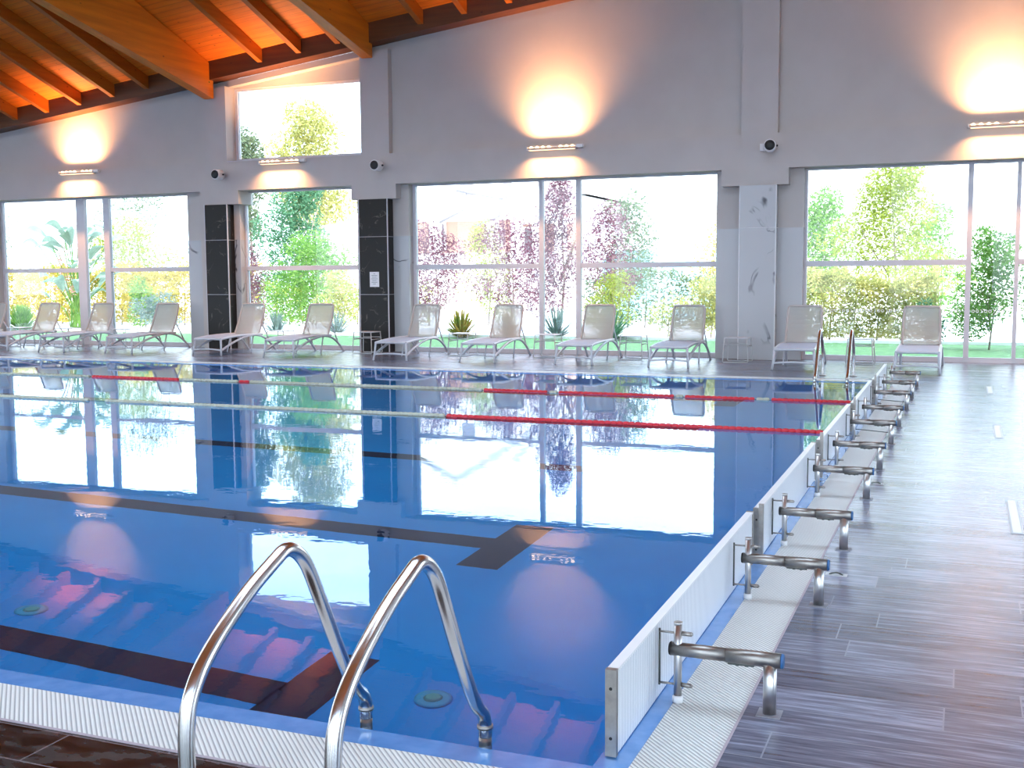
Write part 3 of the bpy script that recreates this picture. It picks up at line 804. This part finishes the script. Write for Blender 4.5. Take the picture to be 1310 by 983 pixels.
rope(12.92, [(-25.8, -16, 'cream'), (-15.95, -11.9, 'cream'), (-11.85, -10.3, 'red'), (-10.28, -9.3, 'cream'), (-9.28, -9.12, 'red'), (-9.1, -5.62, 'cream'), (-5.60, -4.75, 'red'),
             (-4.72, -4.62, 'cream'), (-4.60, -3.16, 'red'), (-3.14, -3.05, 'cream'), (-3.03, -2.22, 'red'), (-2.20, -2.05, 'cream'), (-2.03, -1.04, 'red')], 'farther lane rope with cream and red floats')
for y, lab in ((5.36, 'small flat rope anchor on the deck nearest the camera, near the second starting block'), (7.85, 'small flat rope anchor on the deck beside the fourth starting block')):
    e = empty('rope_anchor', (-.53, y, 0)); tag(e, lab, 'rope anchor', 'rope anchors in the deck')
    m = MB(); m.box(-.05, .05, -.025, .025, 0, .003); m.build('plate', 'side_metal', e)
    m = MB(); m.tube(smooth_path([(-.03, -.012, .006), (0, .018, .010), (.03, -.012, .006)], 2), .0035, 6); m.build('loop', 'cable', e)

# ------------------------------------------------------------------ pool ladders
def ladder(x0, x1, prof, z_in, label, mirror=False, r=.021):
    y0 = prof[0][0]
    e = empty('pool_ladder', ((x0 + x1) / 2, y0, 0)); tag(e, label, 'pool ladder')
    hw = (x1 - x0) / 2
    for s in (-1, 1):
        P = smooth_path([(s * hw, y - y0, z) for y, z in prof], 3)
        m = MB(); m.tube(P, r, 20); h = m.build('handrail', 'polish', e)
        m = MB(); yb = prof[-1][0] - y0; m.tube([(s * hw, yb, z_in - .004), (s * hw, yb, z_in + .006)], r + .004, 20); m.build('collar', 'steel', h)
        m = MB(); m.tube([(s * hw, 0, .0), (s * hw, 0, .012), (s * hw, 0, .016)], [.05, .05, .028], 24); m.build('floor_flange', 'steel', h)
        m = MB(); m.tube([(s * hw, yb, z_in), (s * hw, yb, -.95)], r - .001, 16); m.build('lower_rail', 'steel', h)
    for z in (-.22, -.47, -.72):
        m = MB(); m.box(-hw, hw, prof[-1][0] - y0 - .035, prof[-1][0] - y0 + .035, z - .012, z + .012); m.build('step', 'steel', e, bevel=.005)
    return e
ladder(-1.745, -1.33, [(2.17, 0), (2.17, .16), (2.17, .30), (2.19, .38), (2.27, .47), (2.44, .575), (2.56, .625), (2.635, .655), (2.72, .60), (2.79, .47), (2.89, .28), (2.985, .12), (3.055, .07), (3.055, 0.0)], .03,
       'near stainless pool ladder with two tall bent handrails in the foreground')
ladder(-1.845, -1.43, [(16.22, 0), (16.22, .16), (16.21, .32), (16.14, .44), (16.02, .56), (15.90, .65), (15.83, .66), (15.75, .60), (15.62, .40), (15.45, .16), (15.335, .05), (15.335, 0.0)], .03,
       'far stainless pool ladder in front of the lounger beside the marble column')

# ------------------------------------------------------------------ floor covers
for (ya, yb, lab) in ((6.57, 7.53, 'long white cover let into the deck, nearest one'), (10.43, 11.30, 'long white cover let into the deck, middle one'), (14.35, 15.25, 'long white cover let into the deck, farthest one')):
    e = empty('floor_cover', (.293, ya, 0)); tag(e, lab, 'floor cover', 'white floor covers in the deck')
    m = MB(); m.box(-.034, .034, 0, yb - ya, 0, .003); m.build('rim', 'side_metal', e)
    m = MB(); m.box(-.022, .022, .012, yb - ya - .012, .003, .006); m.build('lid', 'whiteplastic', e)

# ------------------------------------------------------------------ garden
gnd = MB(); gnd.box(-60, 40, 19.5, 24.9, -.35, -.03)
o = gnd.build('lawn', 'grass'); tag(o, kind='structure'); o.name = 'ground_lawn'
gnd = MB(); gnd.box(-90, 60, 24.9, 110, -.35, -.045)
o = gnd.build('ground_gravel', 'gravel'); tag(o, kind='structure')
gnd = MB(); gnd.box(-90, 60, -60, -6.3, -.35, -.05); gnd.box(-90, -29.3, -6.3, 19.5, -.35, -.05); gnd.box(7.3, 60, -6.3, 19.5, -.35, -.05)
o = gnd.build('ground_unseen', pmat('grey_ground', (.16, .16, .16), .9)); tag(o, kind='structure')  # unseen ground added to cut the light rising onto the ceiling
gnd = MB(); gnd.box(-60, 40, 24.8, 24.92, -.05, .03); o = gnd.build('ground_kerb', 'stucco'); tag(o, kind='structure')

def leaves(mb, n, size, shape, rng, asp=2.0):
    for _ in range(n):
        p = shape(rng)
        s = size * rng.uniform(.6, 1.3)
        a = Vector((rng.gauss(0, 1), rng.gauss(0, 1), rng.gauss(0, .8))); a.normalize()
        b_ = a.orthogonal().normalized(); b_.rotate(Matrix.Rotation(rng.uniform(0, 2 * PI), 3, a))
        w_ = a.cross(b_) * s / asp * .6
        l = a * s
        mb.add([p - l * .5, p + w_ * .5, p + l * .5, p - w_ * .5], [(0, 1, 2, 3)])
def blob(cx, cy, cz, rx, ry, rz, shell=.55):
    def f_(rng):
        while True:
            v = Vector((rng.uniform(-1, 1), rng.uniform(-1, 1), rng.uniform(-1, 1)))
            if shell < v.length <= 1: return Vector((cx + v.x * rx, cy + v.y * ry, cz + v.z * rz))
    return f_
def plant(name, cat, x, y, w_, h, mat, label, n=1500, size=.12, trunk=.25, blobs=11, z0=.15, taper=.3, group=None, seed=0, dens=1, bark='bark', d=None, asp=2.0):
    rng = random.Random(seed + int(abs(x) * 97) + int(y * 13))
    e = empty(name, (x, y, -.05)); tag(e, label, cat, group)
    mb = MB(); dd = d or w_ * .8
    n = int(n * 2.2); k = int(n / blobs)
    for i in range(blobs):
        t = (i + .5) / blobs
        zz = z0 + (h - z0) * (t * .86 + .08)
        rad = (w_ / 2) * (.62 + .42 * max(0, math.sin(PI * min(1, t * 1.02))) ** .7) * (1 - taper * max(0, t - .35))
        ox = rng.uniform(-.75, .75) * (w_ / 2) * (1 - .6 * t); oy = rng.uniform(-.4, .4) * dd / 2
        leaves(mb, k, size, blob(ox, oy, zz, rad * .9, dd / 2 * .8, (h - z0) / blobs * 1.3 + .08, .2), rng, asp)
    mb.build('foliage', mat, e)
    if trunk:
        mb = MB(); r = max(.015, h * .008)
        mb.tube([(0, 0, 0), (.03 * h, 0, h * .35), (0, .02 * h, h * .75)], [r, r * .8, r * .3], 7)
        for q in range(5):
            a = rng.uniform(0, 2 * PI); z = h * rng.uniform(.12, .4)
            mb.tube([(0, 0, z), (math.cos(a) * w_ * .18, math.sin(a) * w_ * .12, z + h * .18), (math.cos(a) * w_ * .32, math.sin(a) * w_ * .2, z + h * .38)], [r * .6, r * .4, r * .15], 6)
        mb.build('trunk', bark, e)
    return e
LM = dict(
    yellow=leaf_mat('yellow_hedge_leaf', (0.361, 0.310, 0.044), (0.731, 0.568, 0.138), (0.688, 0.361, 0.051)),
    olive=leaf_mat('olive_leaf', (0.264, 0.286, 0.077), (0.607, 0.551, 0.220)),
    green=leaf_mat('green_leaf', (0.087, 0.218, 0.045), (0.261, 0.421, 0.102)),
    teal=leaf_mat('dark_green_leaf', (0.058, 0.162, 0.080), (0.162, 0.323, 0.178)),
    pale=leaf_mat('pale_green_leaf', (0.114, 0.159, 0.083), (0.227, 0.265, 0.159)),
    purple=leaf_mat('purple_leaf', (0.106, 0.039, 0.061), (0.304, 0.152, 0.182)),
    yg=leaf_mat('yellow_green_leaf', (0.222, 0.262, 0.031), (0.379, 0.430, 0.111)),
    grey=leaf_mat('grey_green_leaf', (0.121, 0.182, 0.157), (0.254, 0.314, 0.280)),
    banana=leaf_mat('banana_leaf', (.19, .28, .22), (.36, .44, .34), scale=1.2),
    flower=leaf_mat('pink_flower', (0.413, 0.138, 0.099), (0.495, 0.303, 0.248)),
    orange=leaf_mat('croton_leaf', (0.138, 0.220, 0.033), (0.468, 0.248, 0.055), (0.413, 0.110, 0.033)),
)
def hedge(x0, x1, y, h, mat, label, n, size=.11, d=.9, z0=.1, rough=.18):
    rng = random.Random(int(abs(x0) * 31)); e = empty('hedge', ((x0 + x1) / 2, y, -.05)); tag(e, label, 'hedge')
    mb = MB(); hw = (x1 - x0) / 2
    def f_(r):
        x = r.uniform(-hw, hw); top = h * (1 - rough * (.5 + .5 * math.sin(x * 2.3 + y)) * .8)
        face = r.random()
        if face < .82: return Vector((x, -d / 2 + abs(r.gauss(0, .22)) + .10 * math.sin(x * 7) , r.uniform(z0, top)))
        return Vector((x, r.uniform(-d / 2, d / 2), top + r.gauss(0, .09) + .07 * math.sin(x * 9)))
    leaves(mb, n, size, f_, rng); mb.build('foliage', mat, e)
    mb = MB()
    for i in range(int(hw * 2 / .5)):
        x = -hw + .25 + i * .5; mb.tube([(x, 0, 0), (x + .05, 0, h * .6)], [.025, .012], 5)
    mb.build('stems', 'bark', e)
    return e
hedge(-30.8, -20.2, 29.3, 1.85, LM['yellow'], 'yellow flowering hedge behind the loungers at left', 26000, .14)
hedge(-3.55, -.55, 25.7, 1.5, LM['olive'], 'olive green clipped hedge behind the right window', 12000, .11)
hedge(-10.2, -5.2, 31, 1.6, LM['pale'], 'pale green hedge far behind the wide window', 5000, .14)
hedge(-21.5, -15.0, 31, 1.3, LM['yg'], 'bright low hedge behind the narrow window', 5000, .13)
P = plant
P('tree', 'tree', -30.6, 36, 4.6, 5.6, LM['pale'], 'tall pale willow-like tree behind the left window', 3200, .2, z0=.8, asp=4)
P('tree', 'tree', -27.6, 32.6, 3.6, 3.6, LM['yg'], 'rounded yellow-green tree behind the left hedge', 2400, .15, z0=.4)
P('tree', 'tree', -35.0, 32.5, 3.6, 4.6, LM['pale'], 'pale tree at the left edge of the left window', 1600, .18, z0=.6)
P('shrub', 'shrub', -21.8, 26.4, 1.5, .95, LM['grey'], 'low grey-green shrub beside the lounger by the black column', 900, .11, blobs=5)
P('shrub', 'shrub', -23.0, 27.4, 1.0, 1.4, LM['green'], 'dark green shrub standing in front of the yellow hedge', 800, .11, blobs=5)
P('conifer', 'tree', -21.8, 34, 2.6, 5.2, LM['teal'], 'dark green conifer at the top of the narrow window', 3400, .18, z0=.5, taper=.7)
P('shrub', 'shrub', -19.9, 27.4, 1.3, 3.0, LM['pale'], 'pale leafy shrub behind the narrow window at left', 1900, .13)
P('shrub', 'shrub', -17.4, 28, 2.6, 2.75, LM['green'], 'large green shrub behind the narrow window at right', 3400, .12)
P('shrub', 'shrub', -15.5, 26.2, 1.3, 1.7, LM['olive'], 'small olive shrub beside the column with the notice', 1200, .10)
P('shrub', 'shrub', -18.2, 26, .9, 2.5, LM['purple'], 'slim purple-leaved shrub at the left of the narrow window', 1300, .09)
P('tree', 'tree', -26.3, 37.4, 2.0, 7.2, LM['pale'], 'treetop seen at the left of the high window', 2300, .22, z0=3)
P('tree', 'tree', -25.4, 40.9, 3.9, 8.7, LM['olive'], 'large treetop seen at the right of the high window', 4200, .22, z0=3.5, taper=.5)
P('tree', 'tree', -12.9, 26.6, 2.2, 2.85, LM['purple'], 'purple-leaved plum tree at the left edge of the wide window', 2600, .10, z0=.35)
P('tree', 'tree', -11.7, 28.9, 2.3, 3.1, LM['purple'], 'purple-leaved plum tree, second from the left in the wide window', 2600, .10, z0=.35)
P('tree', 'tree', -9.4, 26.5, 1.7, 4.05, LM['purple'], 'tallest purple-leaved plum tree, between the window mullions', 3200, .10, z0=.6, taper=.8)
P('tree', 'tree', -8.9, 29.0, 1.8, 3.4, LM['purple'], 'purple-leaved plum tree right of the window mullions', 1900, .10, z0=.8)
P('shrub', 'shrub', -13.4, 31.3, 1.7, 3.1, LM['yg'], 'yellow-green shrub between two purple plum trees', 1600, .11)
P('shrub', 'shrub', -8.0, 26.3, 1.2, 1.55, LM['yg'], 'yellow-green shrub right of the window mullions', 1300, .09)
P('tree', 'tree', -10.4, 36, 2.0, 4.2, LM['pale'], 'pale tree in front of the far white house', 1500, .16, z0=.8)
P('shrub', 'shrub', -5.5, 26, 1.25, 1.42, LM['olive'], 'rounded olive shrub beside the marble column', 1900, .09)
P('tree', 'tree', -6.6, 32.6, 1.8, 3.3, LM['yellow'], 'small yellow tree beside the marble column', 1500, .12, z0=.8)
P('shrub', 'shrub', -6.35, 25.3, 1.1, .95, LM['olive'], 'sparse twiggy shrub left of the lounger by the marble column', 330, .09, blobs=5)
P('tree', 'tree', -3.7, 32, 2.0, 3.8, LM['green'], 'round green tree at the left of the right window', 3000, .13, z0=.8, taper=.3)
P('tree', 'tree', -1.75, 29, 3.1, 4.4, LM['yg'], 'large yellow-green tree in the right window', 5200, .12, z0=.7, taper=.75)
P('shrub', 'shrub', -.7, 32, 1.9, 3.2, LM['green'], 'green shrub right of the large yellow-green tree', 1800, .13)
P('shrub', 'shrub', .42, 23.3, 1.25, 2.3, LM['green'], 'tall oleander bush close outside the right window', 2600, .10, z0=.25)
P('shrub', 'shrub', -.68, 23.4, .6, .88, LM['teal'], 'low sparse bush left of the oleander', 420, .09, blobs=5)
P('shrub', 'shrub', 1.6, 23.9, .9, 2.2, LM['green'], 'leafy bush at the right edge of the right window', 1900, .10)

def blades(name, cat, x, y, r, h, mat, label, n=34, wd=.05, group=None):
    rng = random.Random(int(abs(x) * 77)); e = empty(name, (x, y, -.05)); tag(e, label, cat, group); mb = MB()
    for i in range(n):
        a = rng.uniform(0, 2 * PI); el = rng.uniform(.25, 1.45); L = r * rng.uniform(.8, 1.15); hh = h
        d_ = Vector((math.cos(a), math.sin(a), 0)); sdv = Vector((-math.sin(a), math.cos(a), 0))
        prev = None; K = 4
        for k in range(K + 1):
            t = k / K
            p = d_ * (L * t * math.cos(el)) + Vector((0, 0, hh * 1.15 * t * math.sin(el) - .12 * h * t * t * (1 if el < 1 else 0)))
            w_ = wd * (1 - t) * (.7 + t) + .004
            cur = (p - sdv * w_, p + sdv * w_)
            if prev: mb.add([prev[0], prev[1], cur[1], cur[0]], [(0, 1, 2, 3)])
            prev = cur
    mb.build('leaves', mat, e); 
    mb = MB(); mb.tube([(0, 0, 0), (0, 0, h * .22)], [.06, .04], 8); mb.build('stem', 'bark', e)
    return e
blades('croton_plant', 'plant', -11.25, 24.6, 0.68, 0.64, LM['orange'], 'orange and green croton plant between two loungers', 120, 0.035)
blades('croton_plant', 'plant', -10.05, 24.7, 0.57, 0.55, LM['orange'], 'second croton plant left of the lounger by the left pane', 100, 0.035)
blades('agave', 'plant', -8.95, 25.0, 0.74, 0.66, LM['grey'], 'spiky grey agave behind the window mullions', 100, 0.030)
blades('agave', 'plant', -7.5, 24.6, 0.84, 0.68, LM['teal'], 'spiky green agave behind the lounger right of the mullions', 120, 0.030)
blades('strap_leaf_clump', 'plant', -25.2, 24.75, .8, 0.68, LM['green'], 'wide clump of green strap leaves at the left edge', 300, 0.030)
blades('agave', 'plant', -16.8, 25.1, 0.57, 0.55, LM['grey'], 'small spiky plant behind the narrow window', 80, 0.025)
blades('agave', 'plant', -15.0, 25.1, 0.57, 0.55, LM['grey'], 'small spiky plant beside the column with the notice', 80, 0.025)

# giant strelitzia behind the left window
def strelitzia(x, y):
    rng = random.Random(5); e = empty('strelitzia', (x, y, -.05)); tag(e, 'tall banana-like strelitzia with broad leaves and pink flowers behind the left window', 'plant')
    st = MB()
    stems = []
    for i in range(38):
        a = rng.uniform(0, 2 * PI); zz = rng.uniform(.8, 2.8); lean = rng.uniform(.25, 1.45)
        top = Vector((math.cos(a) * lean * .9, math.sin(a) * lean * .5, zz)); stems.append((a, top))
        st.tube(smooth_path([(rng.uniform(-.25, .25), 0, 0), (top.x * .35, top.y * .35, zz * .6), tuple(top)], 2), .014, 6)
    st.build('stems', LM['green'], e)
    for (a, top) in stems:
        mb = MB(); L = rng.uniform(.8, 1.3); wd = rng.uniform(.13, .20); d_ = Vector((math.cos(a), math.sin(a) * .6, 0)); up = rng.uniform(.4, 1.3)
        s_ = Vector((-math.sin(a), math.cos(a), 0)).lerp(Vector((0, 0, 1)), rng.uniform(0, .5)).normalized(); K = 7; prev = None
        for k in range(K + 1):
            t = k / K; p = top + d_ * (L * t * .75) + Vector((0, 0, L * up * t * (1 - .75 * t)))
            w_ = wd * math.sin(PI * (.08 + .9 * t)) + .01; cur = (p - s_ * w_, p, p + s_ * w_ )
            cur = (cur[0] + Vector((0, 0, .04)), cur[1], cur[2] + Vector((0, 0, .04)))
            if prev: mb.add([prev[0], prev[1], cur[1], cur[0], prev[2], cur[2]], [(0, 1, 2, 3), (1, 4, 5, 2)])
            prev = cur
        mb.build('leaf', LM['banana'], e)
    mb = MB()
    for c_ in ((-.15, -.3, 2.2), (-.05, -.35, 1.7), (.2, -.3, 1.25), (-.3, -.3, 1.3)):
        leaves(mb, 60, .14, blob(c_[0], c_[1], c_[2], .22, .15, .3, .1), rng, 3)
    mb.build('flowers', LM['flower'], e)
strelitzia(-25.2, 26.9)
# oleander flowers as a part-like separate cluster
# ------------------------------------------------------------------ houses
def house(name, x0, x1, y, zt, base, label, wins, roofpts=None, pipes=(), balc=None):
    e = empty(name, ((x0 + x1) / 2, y, -.05)); tag(e, label, 'house'); cx = (x0 + x1) / 2
    m = MB(); m.box(x0 - cx, x1 - cx, 0, 8, 0, zt); m.build('wall', 'stucco', e)
    if base: m = MB(); m.box(x0 - cx, x1 - cx, -.05, 0, 2.55, base); m.build('lower_wall', 'terra', e)
    for (a, b_, c_, d) in wins:
        m = MB(); m.box(a - cx, b_ - cx, -.12, .05, c_, d); f_ = m.build('window', 'stucco', e)
        m = MB(); m.box(a - cx + .1, b_ - cx - .1, -.13, -.12, c_ + .1, d - .1); m.build('pane', 'dkwin', f_)
    if roofpts:
        for pts in roofpts:
            m = MB(); pk = max(pts, key=lambda q: q[1]); lo_ = [q for q in pts if abs(q[0] - pk[0]) > .5]; xa = min(q[0] for q in lo_); xb = max(q[0] for q in lo_); zb = min(q[1] for q in lo_)
            m.prism_y([(xa + .2 - cx, zb), (xb - .2 - cx, zb), (pk[0] - cx, pk[1] - .15)], -.02, 8.0); m.build('gable', 'stucco', e)
        for pts in roofpts:
            m = MB(); m.prism_y([(a - cx, z) for a, z in pts], -.25, 8.2); m.build('roof', 'roof', e)
    if balc:
        for (a, b_, c_, d) in balc:
            m = MB(); m.box(a - cx, b_ - cx, -1.5, 0, c_, d); m.box(a - cx, b_ - cx, -1.5, -1.4, d, d + .5); m.build('balcony', 'stucco', e)
            m = MB(); 
            for t in (.08, .5, .92): m.box(a + (b_ - a) * t - cx - .2, a + (b_ - a) * t - cx + .2, -1.45, -1.05, 0, c_)
            m.build('pillars', 'stucco', e)
    for pts in pipes:
        m = MB(); m.tube([(p[0] - cx, -1.55, p[1]) for p in pts], .05, 6); m.build('drain_pipe', 'pipe', e)
    return e
house('house', -24.5, -15.2, 45, 6.6, 4.1, 'white and terracotta villa with balconies and gables behind the wide window',
      [(-20.6, -19.8, 4.9, 5.9), (-18.6, -18.0, 4.7, 5.6), (-22.0, -21.2, 2.6, 3.9), (-17.6, -16.9, 2.4, 3.6), (-19.4, -18.5, 2.7, 3.6)],
      roofpts=[[(-25, 5.6), (-20.8, 7.7), (-16.9, 5.3), (-16.9, 5.5), (-20.8, 7.9), (-25, 5.8)], [(-18.5, 7.2), (-16.2, 4.9), (-14.6, 4.9), (-14.6, 5.1), (-16.1, 5.1), (-18.4, 7.4)]],
      balc=[(-24.3, -18.0, 3.9, 4.2), (-17.6, -15.3, 3.7, 3.9)],
      pipes=[[(-20.0, 5.1), (-17.9, 4.7)], [(-19.6, 5.0), (-19.7, 4.3), (-20.8, 3.8)], [(-17.9, 4.7), (-18.1, 4.0), (-19.2, 3.6)]])
house('house', -13.9, -9.0, 55, 4.9, 0, 'far white house seen left of the marble column', [(-13.0, -12.2, 3.0, 4.1), (-10.6, -9.8, 3.2, 4.4)], roofpts=[[(-14.2, 4.9), (-11.8, 5.6), (-8.6, 4.9)]])
house('house', -8.0, 4.5, 50, 5.1, 0, 'long pale house far behind the trees in the right window', [(-1.6, .0, 3.9, 4.5), (1.4, 2.1, 2.6, 4.2), (-6.5, -5.6, 3.0, 4.1)], roofpts=[[(-8.6, 5.1), (-2, 6.0), (5, 5.1)]])
house('house', -30.5, -26.2, 47, 5.6, 0, 'white house behind the shrubs of the narrow window', [(-27.6, -26.9, 3.4, 4.4), (-29.3, -28.6, 3.4, 4.4)], roofpts=[[(-31, 5.6), (-28.4, 6.3), (-25.9, 5.6)]])
e = empty('pool_shelter', (-9.0, 37, -.05)); tag(e, 'pale blue covered enclosure far behind the wide window', 'enclosure')
m = MB(); m.prism_y([(-2.6, 0), (2.9, 0), (2.9, 2.0), (2.4, 2.35), (-2.1, 2.35), (-2.6, 2.0)], 0, 3); m.build('cover', 'tarp', e)
m = MB(); [m.box(x - .03, x + .03, -.03, 0, 0, 2.36) for x in (-2.0, -.6, .8, 2.2)]; m.build('ribs', 'stucco', e)

# ------------------------------------------------------------------ sky, sun
wd = bpy.data.worlds.new('sky'); SC.world = wd; wd.use_nodes = True; nt = wd.node_tree; L = nt.links
bg = nt.nodes['Background']
tc = N(nt, 'ShaderNodeTexCoord'); sp = N(nt, 'ShaderNodeSeparateXYZ'); L.new(tc.outputs['Generated'], sp.inputs[0])
cr = N(nt, 'ShaderNodeValToRGB'); el = cr.color_ramp.elements
el[0].position = .0; el[0].color = (.74, .87, 1, 1)
el[1].position = .9; el[1].color = (.42, .62, 1, 1)
k = el.new(.12); k.color = (.74, .87, 1, 1)
k = el.new(.32); k.color = (.52, .75, 1, 1)
# thin clouds
no = N(nt, 'ShaderNodeTexNoise'); no.inputs['Scale'].default_value = 3.2; no.inputs['Detail'].default_value = 5
mp = N(nt, 'ShaderNodeMapping'); mp.inputs['Scale'].default_value = (1, 1, 4); L.new(tc.outputs['Generated'], mp.inputs[0]); L.new(mp.outputs[0], no.inputs['Vector'])
mr = N(nt, 'ShaderNodeMapRange'); mr.inputs['From Min'].default_value = .42; mr.inputs['From Max'].default_value = .62; L.new(no.outputs['Fac'], mr.inputs['Value'])
L.new(sp.outputs['Z'], cr.inputs['Fac'])
mx = N(nt, 'ShaderNodeMix', data_type='RGBA'); L.new(mr.outputs[0], mx.inputs[0]); L.new(cr.outputs[0], mx.inputs[6]); mx.inputs[7].default_value = (.76, .88, 1, 1)
L.new(mx.outputs[2], bg.inputs['Color']); bg.inputs['Strength'].default_value = 6.0
sd = bpy.data.lights.new('sun', 'SUN'); sd.energy = 8; sd.angle = .03; sd.color = (1, .96, .90)
so = bpy.data.objects.new('sun', sd); COL.objects.link(so)
so.rotation_euler = Vector((-.35, .62, -.70)).to_track_quat('-Z', 'Y').to_euler()

def portal(loc, rot, sx, sy):
    ld = bpy.data.lights.new('window_portal', 'AREA'); ld.shape = 'RECTANGLE'; ld.size = sx; ld.size_y = sy; ld.cycles.is_portal = True
    o = bpy.data.objects.new('window_portal', ld); COL.objects.link(o); o.location = loc; o.rotation_euler = rot
for (a, b_, z0, z1) in ((-20.2, -14.9, 0, 3.2), (-13.7, -10.9, 0, 3.2), (-9.84, -3.96, 0, 3.2), (-2.56, 3.28, 0, 3.2), (-13.8, -10.7, 3.74, 5.2)):
    portal(((a + b_) / 2, 19.55, (z0 + z1) / 2), (-PI / 2, 0, 0), b_ - a, z1 - z0)
portal((-11, -6.35, 3.2), (PI / 2, 0, 0), 36, 6.2)
portal((7.4, 6.5, 2.1), (0, PI / 2, 0), 4.2, 25)
portal((-29.4, 5, 2.1), (0, -PI / 2, 0), 4.2, 20)

# ------------------------------------------------------------------ camera
YAW, PIT, ROL = .38387842, .09438187, .00629387
def rt(v):
    c_, s_ = math.cos(ROL), math.sin(ROL); v = (c_ * v[0] + s_ * v[2], v[1], -s_ * v[0] + c_ * v[2])
    c_, s_ = math.cos(PIT), math.sin(PIT); v = (v[0], c_ * v[1] + s_ * v[2], -s_ * v[1] + c_ * v[2])
    c_, s_ = math.cos(YAW), math.sin(YAW); return Vector((c_ * v[0] - s_ * v[1], s_ * v[0] + c_ * v[1], v[2]))
r_, f_, u_ = rt((1, 0, 0)), rt((0, 1, 0)), rt((0, 0, 1))
cam = bpy.data.cameras.new('camera'); cam.sensor_width = 36; cam.lens = 1438.24 / 1310 * 36; cam.clip_start = .05; cam.clip_end = 500
co = bpy.data.objects.new('camera', cam); COL.objects.link(co)
co.matrix_world = Matrix(((r_.x, u_.x, -f_.x, 0), (r_.y, u_.y, -f_.y, 0), (r_.z, u_.z, -f_.z, 1.4), (0, 0, 0, 1)))
SC.camera = co

SC.view_settings.view_transform = 'Standard'; SC.view_settings.look = 'None'
SC.view_settings.gamma = 1; SC.view_settings.use_curve_mapping = False; SC.view_settings.exposure = 0
cy = SC.cycles
cy.use_denoising = True
try: cy.denoiser = 'OPENIMAGEDENOISE'
except Exception: pass
cy.max_bounces = 8; cy.diffuse_bounces = 4; cy.glossy_bounces = 5; cy.transmission_bounces = 6; cy.transparent_max_bounces = 10
cy.caustics_reflective = False; cy.caustics_refractive = True; cy.sample_clamp_indirect = 8; cy.blur_glossy = .5
